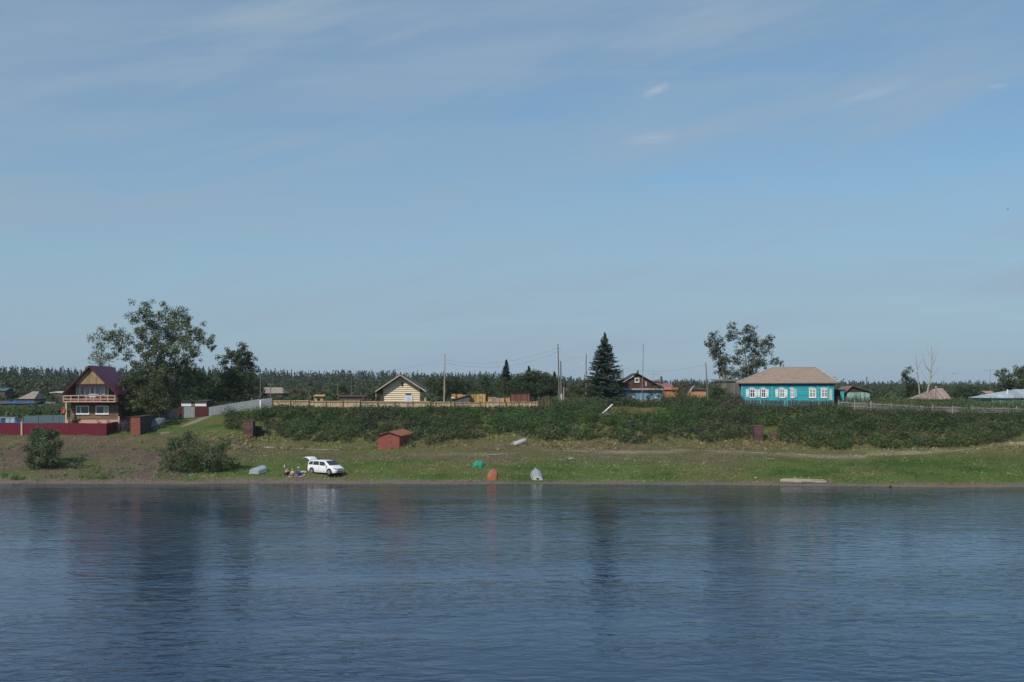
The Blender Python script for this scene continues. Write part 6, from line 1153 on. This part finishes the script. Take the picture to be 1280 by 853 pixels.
# ------------------------------------------------------------------ picnic: three seated people
def skin(name, V, E, Rr, m_, parent, sub=1, root=0):
    me = bpy.data.meshes.new(name); me.from_pydata([tuple(v) for v in V], E, []); o = link(name, me, parent); me.materials.append(m_)
    md = o.modifiers.new('skin', 'SKIN'); md.use_smooth_shade = True
    for i, v in enumerate(me.skin_vertices[0].data): v.radius = (Rr[i], Rr[i]); v.use_root = (i == root)
    sb = o.modifiers.new('sub', 'SUBSURF'); sb.levels = sb.render_levels = sub; return o
SKINM = mat('skin', (.50, .30, .22), (.46, .27, .20), 6, rough=.6); HAIRD = mat('dark_hair', (.035, .025, .02), (.05, .035, .028), 8, rough=.7); HAIRL = mat('fair_hair', (.48, .40, .26), (.38, .31, .2), 8, rough=.7)
def person(label, loc, rz, top, bottom, hair, sc=1.0, lean=.12, knees=.45, arm='knee', hat=None, legs_bare=False):
    t = thing('person', label, 'person', loc, rz=rz); t.scale = (sc,)*3
    V = [(0, 0, .12), (.02, 0, .30), (.04+lean*.4, 0, .50), (.02+lean*.5, 0, .60), (.04+lean*.6, 0, .68), (.06+lean*.6, 0, .78), (.05+lean*.6, 0, .88)]; Rr = [.15, .125, .14, .065, .055, .092, .085]; E = [(0, 1), (1, 2), (2, 3), (3, 4), (4, 5), (5, 6)]
    ends = []
    for s_ in (-1, 1):
        i = len(V); hx = .04; kx = .40; V += [(hx, s_*.09, .12), (kx, s_*.15, knees), (.68, s_*.13, .10), (.84, s_*.14, .05)]; Rr += [.10, .062, .045, .035]; E += [(0, i), (i, i+1), (i+1, i+2), (i+2, i+3)]
        i = len(V); sh = (.04+lean*.45, s_*.17, .53)
        if arm == 'knee': el = (.22, s_*.25, .38); wr = (.38, s_*.16, knees+.04)
        elif arm == 'back': el = (-.12, s_*.24, .32); wr = (-.22, s_*.24, .05)
        else: el = (.2, s_*.24, .34); wr = (.42, s_*.06, .33)
        V += [sh, el, wr]; Rr += [.055, .042, .030]; E += [(2, i), (i, i+1), (i+1, i+2)]
        d = (Vector(wr)-Vector(el)).normalized(); pal = Vector(wr)+d*.07; j = len(V); V.append(tuple(pal)); Rr.append(.030); E.append((i+2, j)); side = d.cross(Vector((0, 0, 1))).normalized()
        for k in range(4):
            a = len(V); off = side*(.012+.0)*(k-1.5)*2.0; L = (.055, .065, .062, .048)[k]; V += [tuple(pal+off+d*L*.5), tuple(pal+off*1.2+d*L+Vector((0, 0, -.02)))]; Rr += [.0095, .008]; E += [(j, a), (a, a+1)]
        a = len(V); V += [tuple(Vector(wr)+side*s_*.03+d*.03), tuple(Vector(wr)+side*s_*.05+d*.065)]; Rr += [.010, .009]; E += [(i+2, a), (a, a+1)]
    i = len(V); V.append((.06+lean*.6+.095, 0, .80)); Rr.append(.014); E.append((5, i))
    body = skin('body', V, E, Rr, SKINM, t)
    hx, hz = .06+lean*.6, .83
    for s_ in (-1, 1): m = MB(); m.tube([(hx+.078, s_*.034, hz), (hx+.094, s_*.034, hz)], [.013, .006], 8); m.build('eye', BLACK, t, w=False); m = MB(); m.tube([(hx-.01, s_*.088, hz-.01), (hx-.01, s_*.105, hz-.01)], [.024, .018], 8); m.build('ear', SKINM, t, w=False)
    m = MB(); m.bar((hx+.088, -.024, hz-.062), (hx+.088, .024, hz-.062), .008, .008); m.build('mouth', mat('lips', (.35, .12, .10), (.3, .1, .09), 3), t, w=False)
    hv = []; hf = []
    import bmesh
    bm = bmesh.new(); bmesh.ops.create_icosphere(bm, subdivisions=2, radius=.112)
    for v in bm.verts: v.co = Vector((v.co.x*.98-.018, v.co.y*.95, v.co.z*1.02))+Vector((hx, 0, hz+.03)) if not (v.co.x > .03 and v.co.z < .035) else Vector((hx+.02, v.co.y*.8, hz+.055))
    me = bpy.data.meshes.new('hair'); bm.to_mesh(me); bm.free(); me.materials.append(hair); me.shade_smooth(); link('hair', me, t)
    if hat: m = MB(); m.tube([(hx, 0, hz+.06), (hx, 0, hz+.065), (hx, 0, hz+.07), (hx, 0, hz+.15), (hx, 0, hz+.165)], [.19, .19, .115, .10, .05], 16); m.build('hat', hat, t, w=False)
    # clothes: shirt over torso and upper arms, trousers over legs
    V2 = [(0, 0, .17), (.02, 0, .32), (.04+lean*.4, 0, .49), (.03+lean*.45, 0, .575)]; R2 = [.165, .145, .155, .085]; E2 = [(0, 1), (1, 2), (2, 3)]
    for s_ in (-1, 1): i = len(V2); e = Vector(V[11 if s_ < 0 else 11+17]); sh = Vector((.04+lean*.45, s_*.17, .53)); el = Vector((.22, s_*.25, .38) if arm == 'knee' else (-.12, s_*.24, .32) if arm == 'back' else (.2, s_*.24, .34)); V2 += [tuple(sh), tuple(sh.lerp(el, .75))]; R2 += [.075, .062]; E2 += [(2, i), (i, i+1)]
    skin('shirt', V2, E2, R2, top, t)
    V3_ = [(0, 0, .13)]; R3 = [.17]; E3 = []
    for s_ in (-1, 1):
        i = len(V3_); V3_ += [(.05, s_*.095, .13), (.40, s_*.15, knees)]; R3 += [.125, .082]; E3 += [(0, i), (i, i+1)]
        if not legs_bare: V3_.append((.66, s_*.13, .13)); R3.append(.062); E3.append((i+1, i+2))
    skin('trousers', V3_, E3, R3, bottom, t)
    if not legs_bare:
        for s_ in (-1, 1): m = MB(); m.tube([(.66, s_*.13, .06), (.75, s_*.135, .055), (.90, s_*.14, .04)], [.05, .052, .035], 8); m.build('shoe', BLACK, t, w=False)
    return t
PINKT = mat('pink_shirt', (.66, .40, .36), (.56, .32, .30), 6, rough=.85); BLKC = mat('black_cloth', (.02, .02, .022), (.03, .03, .035), 5, rough=.9); CRM = mat('cream_shirt', (.62, .62, .48), (.5, .5, .4), 6, rough=.85); BLUEC = mat('blue_jeans', (.04, .09, .34), (.03, .07, .26), 5, rough=.85); WHC = mat('white_cloth', (.7, .7, .68), (.6, .6, .58), 5, rough=.9)
g = hit(358, 594.5); person('person in a pink shirt and black trousers sitting leftmost at the picnic', (g[0], g[1], g[2]), R(-35), PINKT, BLKC, HAIRD, 1.02, arm='knee')
g = hit(365.6, 594.8); person('small person in a cream top sitting in the middle of the picnic', (g[0], g[1], g[2]), R(-100), CRM, CRM, HAIRL, .80, arm='lap', legs_bare=True)
g = hit(374.5, 595.2); person('person in a black top, blue jeans and pale hat sitting rightmost at the picnic', (g[0], g[1], g[2]), R(-125), BLKC, BLUEC, HAIRD, 1.0, lean=.2, arm='knee', hat=CRM)
g = hit(379, 592.5); t = thing('bag', 'grey and white bag on the grass right of the seated people', 'bag', g); m = MB(); m.tube([(-.42, 0, .14), (-.34, 0, .16), (.0, 0, .18), (.3, 0, .16), (.38, 0, .13)], [.06, .15, .17, .15, .05], 12); m.build('sack', mat('grey_bag', (.30, .28, .26), (.5, .48, .45), 3, rough=.8), t, w=False, smooth=True); m = MB(); m.tube([(-.2, 0, .3), (-.1, 0, .42), (.1, 0, .42), (.2, 0, .3)], .018, 6); m.build('strap', BLACK, t, w=False)
g = hit(370, 596.5); t = thing('picnic_blanket', 'pale picnic blanket on the grass under the seated people', 'blanket', g); m = MB(); n = 12
vs = []; 
for i in range(n+1):
    for j in range(5): x = g[0]-.9+1.8*i/n; y = g[1]-.15+1.2*j/4; vs.append((x, y, float(gz(x, y))+.035+.02*math.sin(i*2.1+j)))
m.add(vs, [(i*5+j, (i+1)*5+j, (i+1)*5+j+1, i*5+j+1) for i in range(n) for j in range(4)]); m.build('cloth', mat('blanket_cloth', (.42, .36, .34), (.3, .2, .2), 3, rough=.95), t)
g = hit(355.6, 591); t = thing('bottle', 'tall pale bottle on a stick standing left of the person in pink', 'bottle', g); m = MB(); m.tube([(0, 0, 0), (0, 0, .55)], .012, 6); m.build('stick', DEADW, t, w=False); m = MB(); m.tube([(0, 0, .55), (0, 0, .57), (0, 0, .78), (0, 0, .83), (0, 0, .88)], [.03, .045, .045, .02, .018], 12); m.build('glass', WHITE, t, w=False)
# ------------------------------------------------------------------ birds
def bird(label, u, v, Y, sz, m1, m2, rz=0):
    p = P(u, v, Y); t = thing('bird', label, 'bird', p, rz=rz)
    b = MB(); b.tube([(-.5*sz, 0, 0), (-.35*sz, 0, .02*sz), (-.1*sz, 0, 0), (.2*sz, 0, .02*sz), (.36*sz, 0, .06*sz), (.44*sz, 0, .06*sz), (.54*sz, 0, .04*sz)], [.02*sz, .05*sz, .11*sz, .11*sz, .07*sz, .06*sz, .008*sz], 10); b.build('body', m1, t, w=False, smooth=True)
    for s_ in (-1, 1):
        w = MB(); w.slab([(.18*sz, s_*.08*sz, .04*sz), (.22*sz, s_*.55*sz, .32*sz), (-.02*sz, s_*1.15*sz, .22*sz), (-.06*sz, s_*.6*sz, .26*sz), (-.12*sz, s_*.08*sz, .02*sz)], (0, 0, .02*sz)); w.build('wing', m2, t, w=False)
bird('grey gull flying low over the trees right of the dead trees', 1194.5, 467.8, 150, .42, WHITE, STEEL, R(35)); bird('tiny dark bird high in the sky at the right', 1259.5, 262, 170, .32, OLDD, OLDD, R(20))
# ------------------------------------------------------------------ air: thin even haze
hm = bpy.data.materials.new('haze'); hm.use_nodes = True; t = hm.node_tree; t.nodes.clear(); o = N(t, 'ShaderNodeOutputMaterial'); pv = N(t, 'ShaderNodeVolumePrincipled')
pv.inputs['Color'].default_value = (.80, .88, 1, 1); pv.inputs['Density'].default_value = .00010; pv.inputs['Anisotropy'].default_value = .1; t.links.new(pv.outputs[0], o.inputs['Volume'])
mb = MB(); mb.box(-9000, 9000, -700, 4600, -6.5, 42); tag(mb.build('haze', hm), kind='stuff')
